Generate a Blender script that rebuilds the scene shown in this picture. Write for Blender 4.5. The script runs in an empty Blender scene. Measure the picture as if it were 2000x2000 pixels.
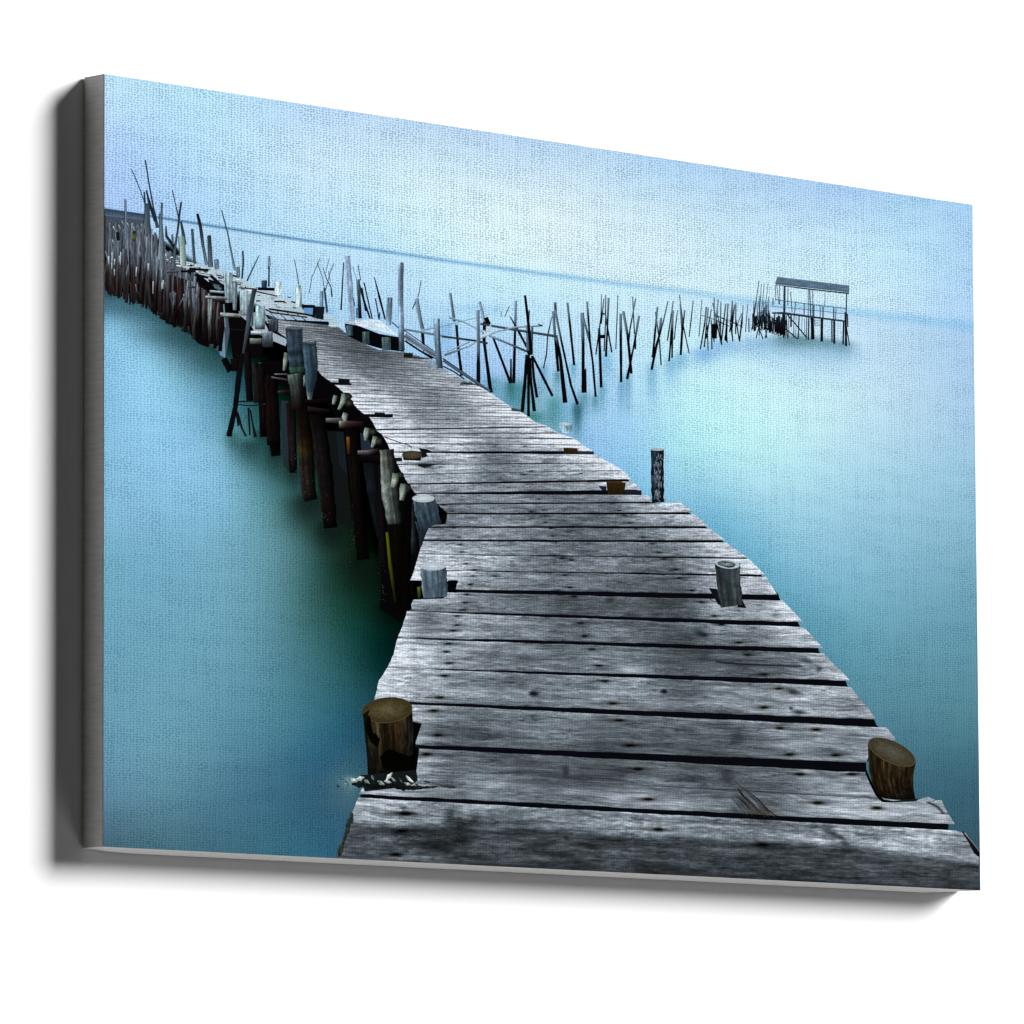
# A stretched canvas print of a weathered jetty, hung on a white wall.
# The print is flat: every pictured thing is thin ink on the canvas plane.
import bpy, math, random
import numpy as np
from mathutils import Matrix, Vector
from mathutils.geometry import tessellate_polygon

random.seed(7)
rng = np.random.default_rng(7)
S = bpy.context.scene

# ------------------------------------------------------------------ camera and canvas geometry
W, H, D = 1.6825, 1.0, 0.042
RV = np.array([-0.1015, 0.7775, -0.0367]); TV = np.array([0.0748, 0.0102, -9.7098]); F = 13860.8
def rotm(w):
    t = np.linalg.norm(w); k = w/t
    K = np.array([[0,-k[2],k[1]],[k[2],0,-k[0]],[-k[1],k[0],0]])
    return np.eye(3)+math.sin(t)*K+(1-math.cos(t))*K@K
R = rotm(RV)
# homography canvas plane -> the photograph's pixels (used to transcribe the print on to the canvas)
Hm = np.array([[F,0,1000],[0,-F,1000],[0,0,-1]])
Hm = np.array([[F,0,-1000],[0,-F,-1000],[0,0,-1.0]]) @ np.column_stack([R[:,0],R[:,1],TV])
Hi = np.linalg.inv(Hm)
def cv(p):
    p = np.asarray(p, float); q = np.c_[p, np.ones(len(p))] @ Hi.T
    return q[:,:2]/q[:,2:]
CZ = 1.5                                   # height of the canvas centre above the floor
TOW = Matrix(((1,0,0,0),(0,0,-1,0),(0,1,0,CZ),(0,0,0,1)))   # canvas frame -> world (front faces -Y)

# ------------------------------------------------------------------ light level
SUN, SUN2, WORLD, EXPO = 4.9, 0.36, 0.021, 1.05
LDIR = np.array([1.86, 1.02, 1.0]); LDIR /= np.linalg.norm(LDIR)
L2 = np.array([1.0, -1.5, 0.40]); L2 /= np.linalg.norm(L2)
LEVEL = ((SUN*LDIR[2]+SUN2*L2[2])/math.pi + WORLD)*2**EXPO

def lin(c):
    c = np.clip(np.asarray(c, float), 0, 255)/255
    return np.where(c <= .04045, c/12.92, ((c+.055)/1.055)**2.4)
def ink(c):                                # pigment that shows as sRGB c in this light
    return np.clip(lin(c)/LEVEL, 0, .97)

# ------------------------------------------------------------------ noise
def hashn(ix, iy, seed):
    h = (ix.astype(np.int64)*374761393 + iy.astype(np.int64)*668265263 + seed*974711) & 0xffffffff
    h = ((h ^ (h >> 13))*1274126177) & 0xffffffff
    return ((h ^ (h >> 16)) & 0xffff)/65535.0
def vnoise(x, y, seed=0):
    ix, iy = np.floor(x), np.floor(y); fx, fy = x-ix, y-iy
    fx, fy = fx*fx*(3-2*fx), fy*fy*(3-2*fy)
    a, b = hashn(ix,iy,seed), hashn(ix+1,iy,seed); c, d = hashn(ix,iy+1,seed), hashn(ix+1,iy+1,seed)
    return (a+(b-a)*fx)*(1-fy)+(c+(d-c)*fx)*fy
def fbm(x, y, seed=0, o=3):
    s = 0; a = .5; n = 0
    for k in range(o):
        s = s+a*(vnoise(x*2**k, y*2**k, seed+k*17)*2-1); n += a; a *= .55
    return s/n

# ------------------------------------------------------------------ materials
def new_mat(name):
    m = bpy.data.materials.new(name); m.use_nodes = True; nt = m.node_tree; nt.nodes.clear()
    return m, nt, nt.nodes.new, nt.links.new
def weave(nt, N, K, strength, pit=.42):
    """relief shade in the canvas thread gaps, put into the colour: returns (colour factor 0..1, height) sockets"""
    tc = N('ShaderNodeTexCoord'); mp = N('ShaderNodeMapping'); mp.inputs['Scale'].default_value = (WX, WY, 0.0)
    wn = N('ShaderNodeTexNoise'); wn.inputs['Scale'].default_value = 9.0; wn.inputs['Detail'].default_value = 3
    K(tc.outputs['Object'], wn.inputs['Vector'])
    wa = N('ShaderNodeMixRGB'); wa.blend_type = 'ADD'; wa.inputs[0].default_value = .010
    K(tc.outputs['Object'], wa.inputs[1]); K(wn.outputs['Color'], wa.inputs[2])
    K(wa.outputs[0], mp.inputs['Vector'])
    vo = N('ShaderNodeTexVoronoi'); vo.voronoi_dimensions = '2D'; vo.inputs['Scale'].default_value = 1.0
    vo.inputs['Randomness'].default_value = .42
    K(mp.outputs[0], vo.inputs['Vector'])
    # painted pit shade: dot size varies thread by thread and patch by patch
    n1 = N('ShaderNodeTexNoise'); n1.inputs['Scale'].default_value = 1.0; n1.inputs['Detail'].default_value = 2
    m1 = N('ShaderNodeMapping'); m1.inputs['Scale'].default_value = (WX*.75, 9, 0); K(tc.outputs['Object'], m1.inputs['Vector']); K(m1.outputs[0], n1.inputs['Vector'])
    n2 = N('ShaderNodeTexNoise'); n2.inputs['Scale'].default_value = 1.0; n2.inputs['Detail'].default_value = 2
    m2 = N('ShaderNodeMapping'); m2.inputs['Scale'].default_value = (14, 60, 0); K(tc.outputs['Object'], m2.inputs['Vector']); K(m2.outputs[0], n2.inputs['Vector'])
    ad = N('ShaderNodeMath'); ad.operation = 'ADD'; K(n1.outputs[0], ad.inputs[0]); K(n2.outputs[0], ad.inputs[1])
    rad = N('ShaderNodeMapRange'); rad.inputs[1].default_value = .6; rad.inputs[2].default_value = 1.45; rad.inputs[3].default_value = .17; rad.inputs[4].default_value = pit
    K(ad.outputs[0], rad.inputs[0])
    df = N('ShaderNodeMath'); df.operation = 'SUBTRACT'; K(rad.outputs[0], df.inputs[0]); K(vo.outputs['Distance'], df.inputs[1])
    mr = N('ShaderNodeMapRange'); mr.inputs[1].default_value = -.06; mr.inputs[2].default_value = .10; mr.inputs[3].default_value = 0; mr.inputs[4].default_value = strength
    K(df.outputs[0], mr.inputs[0])
    inv = N('ShaderNodeMath'); inv.operation = 'SUBTRACT'; inv.inputs[0].default_value = 1; K(mr.outputs[0], inv.inputs[1])
    return inv.outputs[0]
WX, WY = 182.0, 315.0
def print_mat(name, strength=.55, grain=0.0, tint=(.25,.33,.42)):
    m, nt, N, K = new_mat(name)
    at = N('ShaderNodeAttribute'); at.attribute_name = 'ink'
    fac = weave(nt, N, K, strength)
    dk = N('ShaderNodeMixRGB'); dk.blend_type = 'MULTIPLY'; dk.inputs[0].default_value = 1; dk.inputs[2].default_value = (*tint, 1)
    K(at.outputs['Color'], dk.inputs[1])
    mx = N('ShaderNodeMixRGB'); K(fac, mx.inputs[0]); K(dk.outputs[0], mx.inputs[1]); K(at.outputs['Color'], mx.inputs[2])
    out = mx.outputs[0]
    if grain:
        uv = N('ShaderNodeUVMap'); uv.uv_map = 'UVMap'
        g = N('ShaderNodeTexNoise'); g.inputs['Scale'].default_value = 1; g.inputs['Detail'].default_value = 4; g.inputs['Roughness'].default_value = .65
        K(uv.outputs[0], g.inputs['Vector'])
        gr = N('ShaderNodeMapRange'); gr.inputs[1].default_value = .3; gr.inputs[2].default_value = .7; gr.inputs[3].default_value = 1-grain; gr.inputs[4].default_value = 1+grain
        K(g.outputs[0], gr.inputs[0])
        mm = N('ShaderNodeVectorMath'); mm.operation = 'SCALE'; K(out, mm.inputs[0]); K(gr.outputs[0], mm.inputs['Scale'])
        out = mm.outputs[0]
    bs = N('ShaderNodeBsdfPrincipled'); bs.inputs['Roughness'].default_value = .95; bs.inputs['Specular IOR Level'].default_value = 0
    K(out, bs.inputs['Base Color'])
    o = N('ShaderNodeOutputMaterial'); K(bs.outputs[0], o.inputs[0])
    return m
M_SKY = print_mat('printed sky on canvas', .72)
M_WATER = print_mat('printed sea on canvas', .60, tint=(.22,.34,.40))
M_WOOD = print_mat('printed weathered timber', .50, .24)
M_POST = print_mat('printed poles and posts', .40, 0)

def cloth_mat(name, col, rib=0.0, axis=1):
    m, nt, N, K = new_mat(name)
    tc = N('ShaderNodeTexCoord'); mp = N('ShaderNodeMapping')
    mp.inputs['Scale'].default_value = (40, 330, 40) if axis == 1 else (330, 40, 60)
    K(tc.outputs['Object'], mp.inputs['Vector'])
    n = N('ShaderNodeTexNoise'); n.inputs['Scale'].default_value = 1; n.inputs['Detail'].default_value = 3; K(mp.outputs[0], n.inputs['Vector'])
    mr = N('ShaderNodeMapRange'); mr.inputs[1].default_value = .3; mr.inputs[2].default_value = .7; mr.inputs[3].default_value = 1-rib; mr.inputs[4].default_value = 1+rib
    K(n.outputs[0], mr.inputs[0])
    sc = N('ShaderNodeVectorMath'); sc.operation = 'SCALE'; sc.inputs[0].default_value = col; K(mr.outputs[0], sc.inputs['Scale'])
    bs = N('ShaderNodeBsdfPrincipled'); bs.inputs['Roughness'].default_value = .9; bs.inputs['Specular IOR Level'].default_value = .1
    K(sc.outputs[0], bs.inputs['Base Color'])
    bp = N('ShaderNodeBump'); bp.inputs['Strength'].default_value = .25; bp.inputs['Distance'].default_value = .0004; K(n.outputs[0], bp.inputs['Height']); K(bp.outputs[0], bs.inputs['Normal'])
    o = N('ShaderNodeOutputMaterial'); K(bs.outputs[0], o.inputs[0]); return m
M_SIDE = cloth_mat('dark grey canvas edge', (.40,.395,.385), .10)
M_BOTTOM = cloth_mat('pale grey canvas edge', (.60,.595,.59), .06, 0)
M_WALL, nt, N, K = new_mat('matt white wall paint')
n = N('ShaderNodeTexNoise'); n.inputs['Scale'].default_value = 180
tc = N('ShaderNodeTexCoord'); K(tc.outputs['Object'], n.inputs['Vector'])
cr = N('ShaderNodeMapRange'); cr.inputs[3].default_value = .885; cr.inputs[4].default_value = .915; K(n.outputs[0], cr.inputs[0])
cb = N('ShaderNodeCombineColor'); [K(cr.outputs[0], cb.inputs[i]) for i in range(3)]
bs = N('ShaderNodeBsdfPrincipled'); bs.inputs['Roughness'].default_value = 1; bs.inputs['Specular IOR Level'].default_value = 0
K(cb.outputs[0], bs.inputs['Base Color']); o = N('ShaderNodeOutputMaterial'); K(bs.outputs[0], o.inputs[0])

# ------------------------------------------------------------------ object helpers
def link(o, parent=None):
    S.collection.objects.link(o)
    if parent: o.parent = parent
    return o
PATCH = []                                  # (mesh, first vertex, count, nominal order, group, cells)
CALL = [0]
def newcall():
    CALL[0] += 1; return CALL[0]
class Buf:
    """collects flat printed patches of one pictured thing and links them as ONE mesh"""
    def __init__(s): s.v = []; s.c = []; s.f = []; s.uv = []; s.n = 0; s.pt = []
    def grid(s, X, Y, C, z, U=None, call=None, box=False):
        r, c = X.shape
        p = cv(np.c_[X.ravel(), Y.ravel()])
        p = np.c_[np.clip(p[:,0], -W/2, W/2), np.clip(p[:,1], -H/2, H/2)]
        if box:
            gx, gy = np.meshgrid(np.arange(int(X.min()//7), int(X.max()//7)+1), np.arange(int(Y.min()//7), int(Y.max()//7)+1)); cells = (gx.ravel(), gy.ravel())
        else:
            ii = np.concatenate([np.c_[(X.ravel()+a)//7, (Y.ravel()+b_)//7] for a in (-2.5,2.5) for b_ in (-2.5,2.5)]).astype(int); ii = np.unique(ii, axis=0); cells = (ii[:,0], ii[:,1])
        s.pt.append((s.n, r*c, z, newcall() if call is None else call, cells))
        s.v.append(np.c_[p, np.full(len(p), z)]); s.c.append(np.asarray(C, float).reshape(-1,3))
        s.uv.append(np.zeros((r*c,2)) if U is None else U.reshape(-1,2))
        i = np.arange(r*c).reshape(r,c)+s.n
        s.f.append(np.stack([i[1:,:-1], i[1:,1:], i[:-1,1:], i[:-1,:-1]], -1).reshape(-1,4)); s.n += r*c
    def build(s, name, mat, parent, label=None):
        v = np.concatenate(s.v); c = np.concatenate(s.c); f = np.concatenate(s.f); uv = np.concatenate(s.uv)
        if mat is M_POST:                           # the print's dark inks are deep and contrasty
            l = c.mean(1, keepdims=True); c = c*(.60+.40*np.clip(l/150, 0, 1))*(1+.06*np.clip((l-150)/60, 0, 1))
        me = bpy.data.meshes.new(name)
        me.vertices.add(len(v)); me.vertices.foreach_set('co', v.astype(np.float32).ravel())
        me.loops.add(f.size); me.loops.foreach_set('vertex_index', f.astype(np.int32).ravel())
        me.polygons.add(len(f)); me.polygons.foreach_set('loop_start', np.arange(0, f.size, 4, dtype=np.int32))
        me.update(calc_edges=True)
        a = me.color_attributes.new('ink', 'FLOAT_COLOR', 'POINT')
        a.data.foreach_set('color', np.c_[ink(c), np.ones(len(c))].astype(np.float32).ravel())
        u = me.uv_layers.new(name='UVMap'); u.data.foreach_set('uv', uv[f.ravel()].astype(np.float32).ravel())
        me.materials.append(mat); me.validate()
        o = link(bpy.data.objects.new(name, me), parent)
        PATCH.extend((me,)+p for p in s.pt)
        if label: o['label'] = label
        return o
def settle():
    """stack the ink layers as thinly as possible: each patch lies one hair above whatever it overlaps"""
    grid = np.zeros((420,420), int); groups = {}
    for k, p in enumerate(PATCH): groups.setdefault((p[3], p[4]), []).append(k)
    z = {}
    for key in sorted(groups):
        ps = [PATCH[k] for k in groups[key]]
        gx = np.clip(np.concatenate([p[5][0] for p in ps])+20, 0, 419); gy = np.clip(np.concatenate([p[5][1] for p in ps])+20, 0, 419)
        lv = int(grid[gx,gy].max())+1 if key[0] > 0 else 0
        grid[gx,gy] = lv
        for p in ps: z.setdefault(p[0].name, []).append((p[1], p[2], lv))
    top = 0
    for me in {p[0].name: p[0] for p in PATCH}.values():
        co = np.empty(len(me.vertices)*3, np.float32); me.vertices.foreach_get('co', co); co = co.reshape(-1,3)
        for a, n, lv in z[me.name]: co[a:a+n,2] = lv*6e-6; top = max(top, lv)
        me.vertices.foreach_set('co', co.ravel()); me.update()
    print('ink layers', top)

def resample(pts, step):
    p = np.asarray(pts, float); d = np.r_[0, np.cumsum(np.hypot(*np.diff(p, axis=0).T))]
    n = max(2, int(d[-1]/step)+2); t = np.linspace(0, d[-1], n)
    return np.c_[np.interp(t, d, p[:,0]), np.interp(t, d, p[:,1])], t/d[-1]
GREY, BLK = (112,136,156), (14,13,18)
def stroke(b, pts, w, cols, z, rough=.10, hi=1.18, lo=.72, step=3.0, jit=.10, streak=0.):
    """a painted pole: pts in photo pixels, w width (number or start/end), cols = list of (t, rgb)"""
    q, t = resample(pts, step); n = len(q)
    tan = np.gradient(q, axis=0); tan /= np.hypot(*tan.T)[:,None]+1e-9; nor = np.c_[-tan[:,1], tan[:,0]]
    if abs(tan[:,0]).mean() > abs(tan[:,1]).mean():
        if nor[:,1].mean() > 0: nor = -nor            # light on the upper side of a lying pole
    elif nor[:,0].mean() > 0: nor = -nor              # light on the left of a standing pole
    w = np.interp(t, np.linspace(0,1,len(w)), w) if hasattr(w, '__len__') else np.full(n, float(w))
    sd = random.randrange(10000)
    wob = 1+rough*fbm(t*n/4, t*0, sd)
    k = (15 if streak else 9) if w.mean() > 12 else 5 if w.mean() > 3.5 else 3
    s = np.linspace(1, -1, k)
    X = q[:,0][:,None]+nor[:,0][:,None]*s[None]*(w*wob/2)[:,None]; Y = q[:,1][:,None]+nor[:,1][:,None]*s[None]*(w*wob/2)[:,None]
    cs = sorted(cols); C = np.stack([np.interp(t, [a for a,_ in cs], [c[i] for _,c in cs]) for i in range(3)], -1)
    sh = np.interp(s, [-1,0,1], [lo,1,hi])
    nz = 1+jit*fbm(np.repeat((t*n/3)[:,None],k,1), np.repeat((s*2)[None],n,0), sd+3)
    if streak: nz = nz*(1+streak*fbm(np.repeat((t*1.6)[:,None],k,1)+5, np.repeat((s*w.mean()/5)[None],n,0), sd+9, 4))
    b.grid(X, Y, C[:,None,:]*sh[None,:,None]*nz[...,None], z)
def quadpatch(b, tl, tr, br, bl, col, z, nx=8, ny=6, jit=.12, grad=None, sx=8., sy=3.):
    u, v = np.meshgrid(np.linspace(0,1,nx), np.linspace(0,1,ny))
    P = lambda i: (tl[i]*(1-u)+tr[i]*u)*(1-v)+(bl[i]*(1-u)+br[i]*u)*v
    X, Y = P(0), P(1); sd = random.randrange(9999)
    C = np.ones((ny,nx,3))*np.asarray(col, float)
    if grad: C = C*np.interp(v if grad[0] == 'v' else u, np.linspace(0,1,len(grad)-1), grad[1:])[...,None]
    C *= (1+jit*fbm(X/sx, Y/sy, sd))[...,None]
    b.grid(X, Y, C, z, None, None, True)
def polypatch(b, pts, col, z):
    """flat polygon as quads (degenerate-free fan through tessellation, triangles written as quads)"""
    tris = tessellate_polygon([[Vector((x,y,0)) for x,y in pts]]); cid = newcall()
    for t in tris:
        a, bb, c = [pts[i] for i in t]
        m1 = ((a[0]+bb[0])/2, (a[1]+bb[1])/2); m2 = ((bb[0]+c[0])/2, (bb[1]+c[1])/2); m3 = ((a[0]+c[0])/2, (a[1]+c[1])/2)
        g = ((a[0]+bb[0]+c[0])/3, (a[1]+bb[1]+c[1])/3)
        for q in ((a,m1,g,m3),(bb,m2,g,m1),(c,m3,g,m2)):
            area = sum(q[i][0]*q[(i+1)%4][1]-q[(i+1)%4][0]*q[i][1] for i in range(4))
            if area < 0: q = q[::-1]                 # grid() wants one winding
            X = np.array([[q[0][0],q[1][0]],[q[3][0],q[2][0]]]); Y = np.array([[q[0][1],q[1][1]],[q[3][1],q[2][1]]])
            b.grid(X, Y, np.ones((2,2,3))*np.asarray(col, float), z, None, cid, True)
def ellipse(b, cx, cy, rx, ry, cin, cout, z, tilt=0., rings=5, seg=26, jit=.08):
    a = np.linspace(0, 2*math.pi, seg); r = np.linspace(0.02, 1, rings)
    A, Rr = np.meshgrid(a, r); x = Rr*np.cos(A)*rx; y = Rr*np.sin(A)*ry; ct, st = math.cos(tilt), math.sin(tilt)
    X = cx+x*ct-y*st; Y = cy+x*st+y*ct; sd = random.randrange(999)
    C = np.asarray(cin,float)*(1-Rr[...,None])+np.asarray(cout,float)*Rr[...,None]
    C = C*(1+jit*fbm(X/2.5, Y/1.5, sd))[...,None]
    b.grid(X, Y, C, z)
def zone(x0, y0, size):
    k = size/1932
    return lambda *p: [(x0+a*k, y0+b_*k) for a, b_ in zip(p[::2], p[1::2])]
A_ = zone(200,300,400); B_ = zone(400,500,400); C_ = zone(700,500,400); D_ = zone(1050,500,400); E_ = zone(1400,480,320); G_ = zone(420,700,400); J_ = zone(700,850,400); K_ = zone(1000,780,400)
kz = 400/1932; ke = 320/1932

# ------------------------------------------------------------------ the thing
root = link(bpy.data.objects.new('canvas_print', None)); root.matrix_world = TOW
root['label'] = 'wide canvas print showing a weathered plank jetty over turquoise water, hung on a white wall'
root['category'] = 'canvas print'

def bar(name, prof, x0, x1, axis, mat, label, extra=None):
    """one edge of the stretched canvas, mitred at both ends"""
    me = bpy.data.meshes.new(name); vs = []; n = 40
    for i in range(n+1):
        t = i/n
        for (off, z) in prof:                      # off: outwards from the front rectangle edge, inwards negative
            a = x0+(x1-x0)*t
            a = min(max(a, x0-off if x0 < x1 else x0+off), x1+off) if x0 < x1 else a
            o2 = off+(extra(t) if extra and off >= 0 and z < -.02 else 0)
            vs.append(axis(a, o2, z))
    k = len(prof); fs = []
    for i in range(n):
        for j in range(k):
            j2 = (j+1) % k
            fs.append((i*k+j, i*k+j2, (i+1)*k+j2, (i+1)*k+j))
    fs.append(tuple(range(k))); fs.append(tuple(n*k+j for j in range(k))[::-1])
    me.from_pydata(vs, [], fs); me.validate(); me.materials.append(mat)
    for p in me.polygons: p.use_smooth = False
    o = link(bpy.data.objects.new(name, me), root); o['label'] = label; return o
PR = [(-.03,-.0006),(-.0015,-.0006),(0,-.0022),(0,-.010),(0,-.024),(0,-D+.002),(-.0015,-D+.0004),(-.03,-D+.0004)]
hw, hh = W/2, H/2
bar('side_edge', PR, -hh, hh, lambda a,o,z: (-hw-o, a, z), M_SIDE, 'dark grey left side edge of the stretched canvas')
bar('side_edge', PR, -hh, hh, lambda a,o,z: (hw+o, a, z), M_BOTTOM, 'pale right side edge of the stretched canvas')
bar('top_edge', PR, -hw, hw, lambda a,o,z: (a, hh+o, z), M_BOTTOM, 'pale top edge of the stretched canvas')
hem = lambda t: .0042*min(1, max(0, (t-.002)/.035))**.6*min(1, max(0, (1-t)/.05))
bar('bottom_edge', PR, -hw, hw, lambda a,o,z: (a, -hh-o, z), M_BOTTOM, 'pale grey bottom edge with a bulging hem', hem)

# ---- sky and sea: smooth colour fields read from the print
def tps(P, V):
    P = np.asarray(P, float)/1000; n = len(P)
    d = np.hypot(P[:,None,0]-P[None,:,0], P[:,None,1]-P[None,:,1])
    Kk = np.where(d > 0, d*d*np.log(d+1e-12), 0)+np.eye(n)*2e-4
    Q = np.c_[np.ones(n), P]; A = np.block([[Kk, Q],[Q.T, np.zeros((3,3))]])
    w = np.linalg.solve(A, np.r_[np.asarray(V, float), np.zeros((3, np.asarray(V).shape[1]))])
    def f(X, Y):
        x = X.ravel()/1000; y = Y.ravel()/1000; out = np.zeros((len(x), w.shape[1]))
        for i in range(n):
            r2 = (x-P[i,0])**2+(y-P[i,1])**2
            out += (.5*r2*np.log(r2+1e-14))[:,None]*w[i]
        out += w[n]+x[:,None]*w[n+1]+y[:,None]*w[n+2]
        return out.reshape(*X.shape, -1)
    return f
SKYP = [(215,160,190,226,255),(215,230,186,220,255),(215,300,176,208,255),(215,390,170,200,250),(300,330,176,212,255),(400,200,188,228,255),(400,330,184,222,255),(600,230,192,222,255),(600,330,205,232,255),(500,430,182,222,255),(700,420,198,232,255),
 (800,270,198,224,252),(800,350,214,238,255),(900,450,218,243,255),(1000,300,196,222,252),(1000,400,222,243,255),(1100,480,224,244,255),(1300,350,188,220,252),(1300,430,212,236,255),(1300,520,216,240,255),(1500,370,184,216,252),(1500,450,200,230,255),(1650,390,178,210,252),
 (1650,480,200,230,255),(1880,410,172,206,250),(1870,520,180,214,255),(1760,460,186,222,255),(1500,540,208,236,255),(1700,580,205,232,255),(1890,610,180,210,255),(1100,520,215,240,255),(700,460,190,228,255)]
SEAR = [(340,460,160,212,245),(420,500,160,215,245),(500,520,165,220,248),(700,530,172,226,252),(900,560,180,234,255),(1000,640,172,226,252),(1100,600,185,236,255),(1300,610,190,238,255),(1500,620,186,230,255),(1800,650,172,216,246),(1890,680,164,210,244),
 (640,600,165,220,250),(900,620,170,225,252),(1150,760,160,215,246),(1400,760,190,246,255),(1350,700,190,244,255),(1600,720,196,240,252),(1750,760,182,226,245),(1880,800,160,210,238),(1000,740,150,200,240),(1050,790,130,190,215),(1200,800,156,214,246),(1250,860,150,216,246),(1150,860,140,202,240),(1330,860,165,236,246),(1500,840,186,246,250),(1650,880,168,226,240),
 (1880,930,138,200,224),(1240,930,125,200,234),(1330,960,132,206,232),(1450,960,150,218,236),(1650,1020,132,200,222),(1880,1080,112,178,200),(1400,1000,112,192,220),(1550,1080,118,192,216),(1650,1180,100,176,198),(1880,1230,90,158,178),(1480,1090,98,180,206),(1600,1220,82,160,182),(1750,1300,84,152,170),(1700,1380,74,140,158),(1880,1400,72,136,152),(1780,1450,64,124,142),(1890,1520,50,106,124),(1870,1600,46,96,112),(1905,1660,44,88,104)]
SEAL = [(207,590,66,112,128),(215,625,118,182,206),(207,700,130,196,224),(215,780,130,196,224),(215,900,128,194,220),(215,1000,124,188,212),(215,1100,108,174,194),(215,1200,104,170,190),(215,1300,100,164,182),(215,1400,98,160,178),(215,1500,92,148,168),(215,1580,82,128,146),(215,1645,70,106,120),
 (290,640,82,136,150),(290,680,122,188,210),(350,670,60,105,115),(400,700,52,98,104),(340,730,118,182,200),(420,760,78,142,158),(380,850,124,190,216),(440,880,112,176,194),(480,870,66,126,130),(560,930,50,100,100),(450,960,118,184,206),(520,990,84,146,150),(590,990,46,88,84),(380,1000,122,188,212),(640,1040,32,62,54),
 (460,1080,106,170,186),(560,1080,78,134,138),(640,1120,36,76,68),(700,1130,16,38,26),(350,1150,106,172,192),(500,1180,94,156,168),(620,1180,48,94,90),(690,1200,18,62,52),(740,1210,8,40,34),(400,1300,98,162,178),(550,1270,76,136,146),(650,1260,42,92,92),(720,1260,14,56,52),(740,1290,12,50,48),
 (600,1350,58,118,128),(690,1340,36,86,92),(450,1400,86,148,164),(560,1430,64,126,142),(660,1420,40,98,116),(700,1440,36,84,104),(350,1500,90,148,162),(520,1510,58,108,138),(640,1500,44,92,122),(400,1590,70,118,140),(520,1600,50,94,132),(620,1570,42,82,120),(660,1520,56,100,120),(300,1640,70,116,126),(640,1640,42,90,122),(480,1655,56,104,126),(600,1660,44,98,124),(280,1560,86,138,154)]
def mk(tab, kind=0):
    a = np.array(tab, float); x, y, r, g, b_ = a.T.copy()
    if kind == 0: r, g = r+5, g+7+5*np.clip((x-1500)/400, 0, 1)
    if kind == 1:
        k = np.exp(-((x-1720)/260)**2-((y-990)/190)**2); up = np.clip((700-y)/120, 0, 1)
        r, g, b_ = r+.13*(g-r)+6+12*k+6*up, g+1+7*k+2*up+9*np.clip((x-1650)/200, 0, 1)*up, b_+1+8*k
    if kind == 2:
        lit = np.clip((g-60)/80, 0, 1)
        r, g, b_ = r+(.13*(g-r)+3)*lit, g+2*lit, b_+7*lit
        pu = np.exp(-((x-560)/120)**2-((y-1580)/80)**2); r, g, b_ = r+14*pu, g+20*pu, b_-2*pu
    a[:,2:] = np.clip(np.c_[r, g, b_], 0, 255); return tps(a[:,:2], a[:,2:])
fs, fr, fl = mk(SKYP), mk(SEAR, 1), mk(SEAL, 2)
HZX = [190,330,450,600,750,900,1050,1200,1350,1450,1560,1700,1800,1925]; HZY = [406,428,447,470,491,513,533,553,571,586,598,612,625,640]
hor = lambda x: np.interp(x, HZX, HZY)
# soft smears the long exposure left under each pole: (x, y, half width, length, rgb, amount)
SMEAR = [(515,848,16,26,(16,40,42),.7),(539,880,20,34,(12,28,28),.8),(573,920,16,34,(14,30,30),.75),(606,974,24,40,(12,26,24),.85),(646,1026,24,40,(10,22,20),.85),(711,1088,22,40,(8,20,16),.85),(770,1185,34,40,(6,16,14),.85),(690,1110,60,60,(12,34,28),.4),(1083,790,16,60,(70,140,140),.8),(1105,800,26,110,(110,170,205),.45),(1140,776,12,36,(70,130,150),.6),(1128,800,9,50,(40,90,105),.75),(1127,795,8,28,(50,110,120),.6),(1162,780,7,26,(60,120,130),.6),(1176,760,8,40,(80,150,180),.6),(1010,760,36,60,(60,130,135),.75),(1040,812,24,30,(60,130,125),.8),(960,748,18,40,(80,150,165),.6),
 (998,752,9,26,(50,110,115),.8),(1213,752,7,50,(90,150,190),.6),(1226,745,8,60,(90,150,185),.6),(1185,700,14,50,(110,180,215),.6),(1273,725,12,60,(100,160,205),.5),(1310,708,14,45,(110,170,215),.55),(1330,697,14,30,(110,175,215),.6),(1375,688,26,26,(105,160,220),.6),(1410,672,40,26,(120,175,230),.55),(1120,715,8,26,(90,160,190),.6),(1062,722,8,30,(90,150,190),.6),(1089,732,8,26,(60,120,130),.6),
 (1490,668,50,30,(130,180,225),.6),(1540,660,34,26,(84,126,140),.7),(1575,664,34,26,(84,126,140),.7),(1615,669,32,26,(90,136,150),.7),(1648,674,22,26,(92,136,158),.7),(1600,690,90,46,(160,206,240),.55),
 (455,852,14,30,(50,95,95),.7),(490,870,30,40,(30,62,62),.7),(550,900,40,50,(34,62,58),.6),(600,985,40,50,(24,40,36),.7),(650,1035,34,50,(18,30,26),.7),(712,1100,34,50,(12,26,20),.7),(250,600,60,26,(60,100,112),.5),(340,650,60,30,(50,86,92),.5),(420,702,40,30,(46,84,88),.5),(640,615,16,60,(120,175,225),.5),(700,600,18,40,(125,180,235),.5),(870,640,20,60,(120,175,225),.5),(760,610,16,30,(130,185,235),.4),(925,600,60,16,(150,205,240),.4),(682,1523,16,24,(126,156,160),.75),(670,1545,12,30,(70,104,124),.5)]
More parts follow.
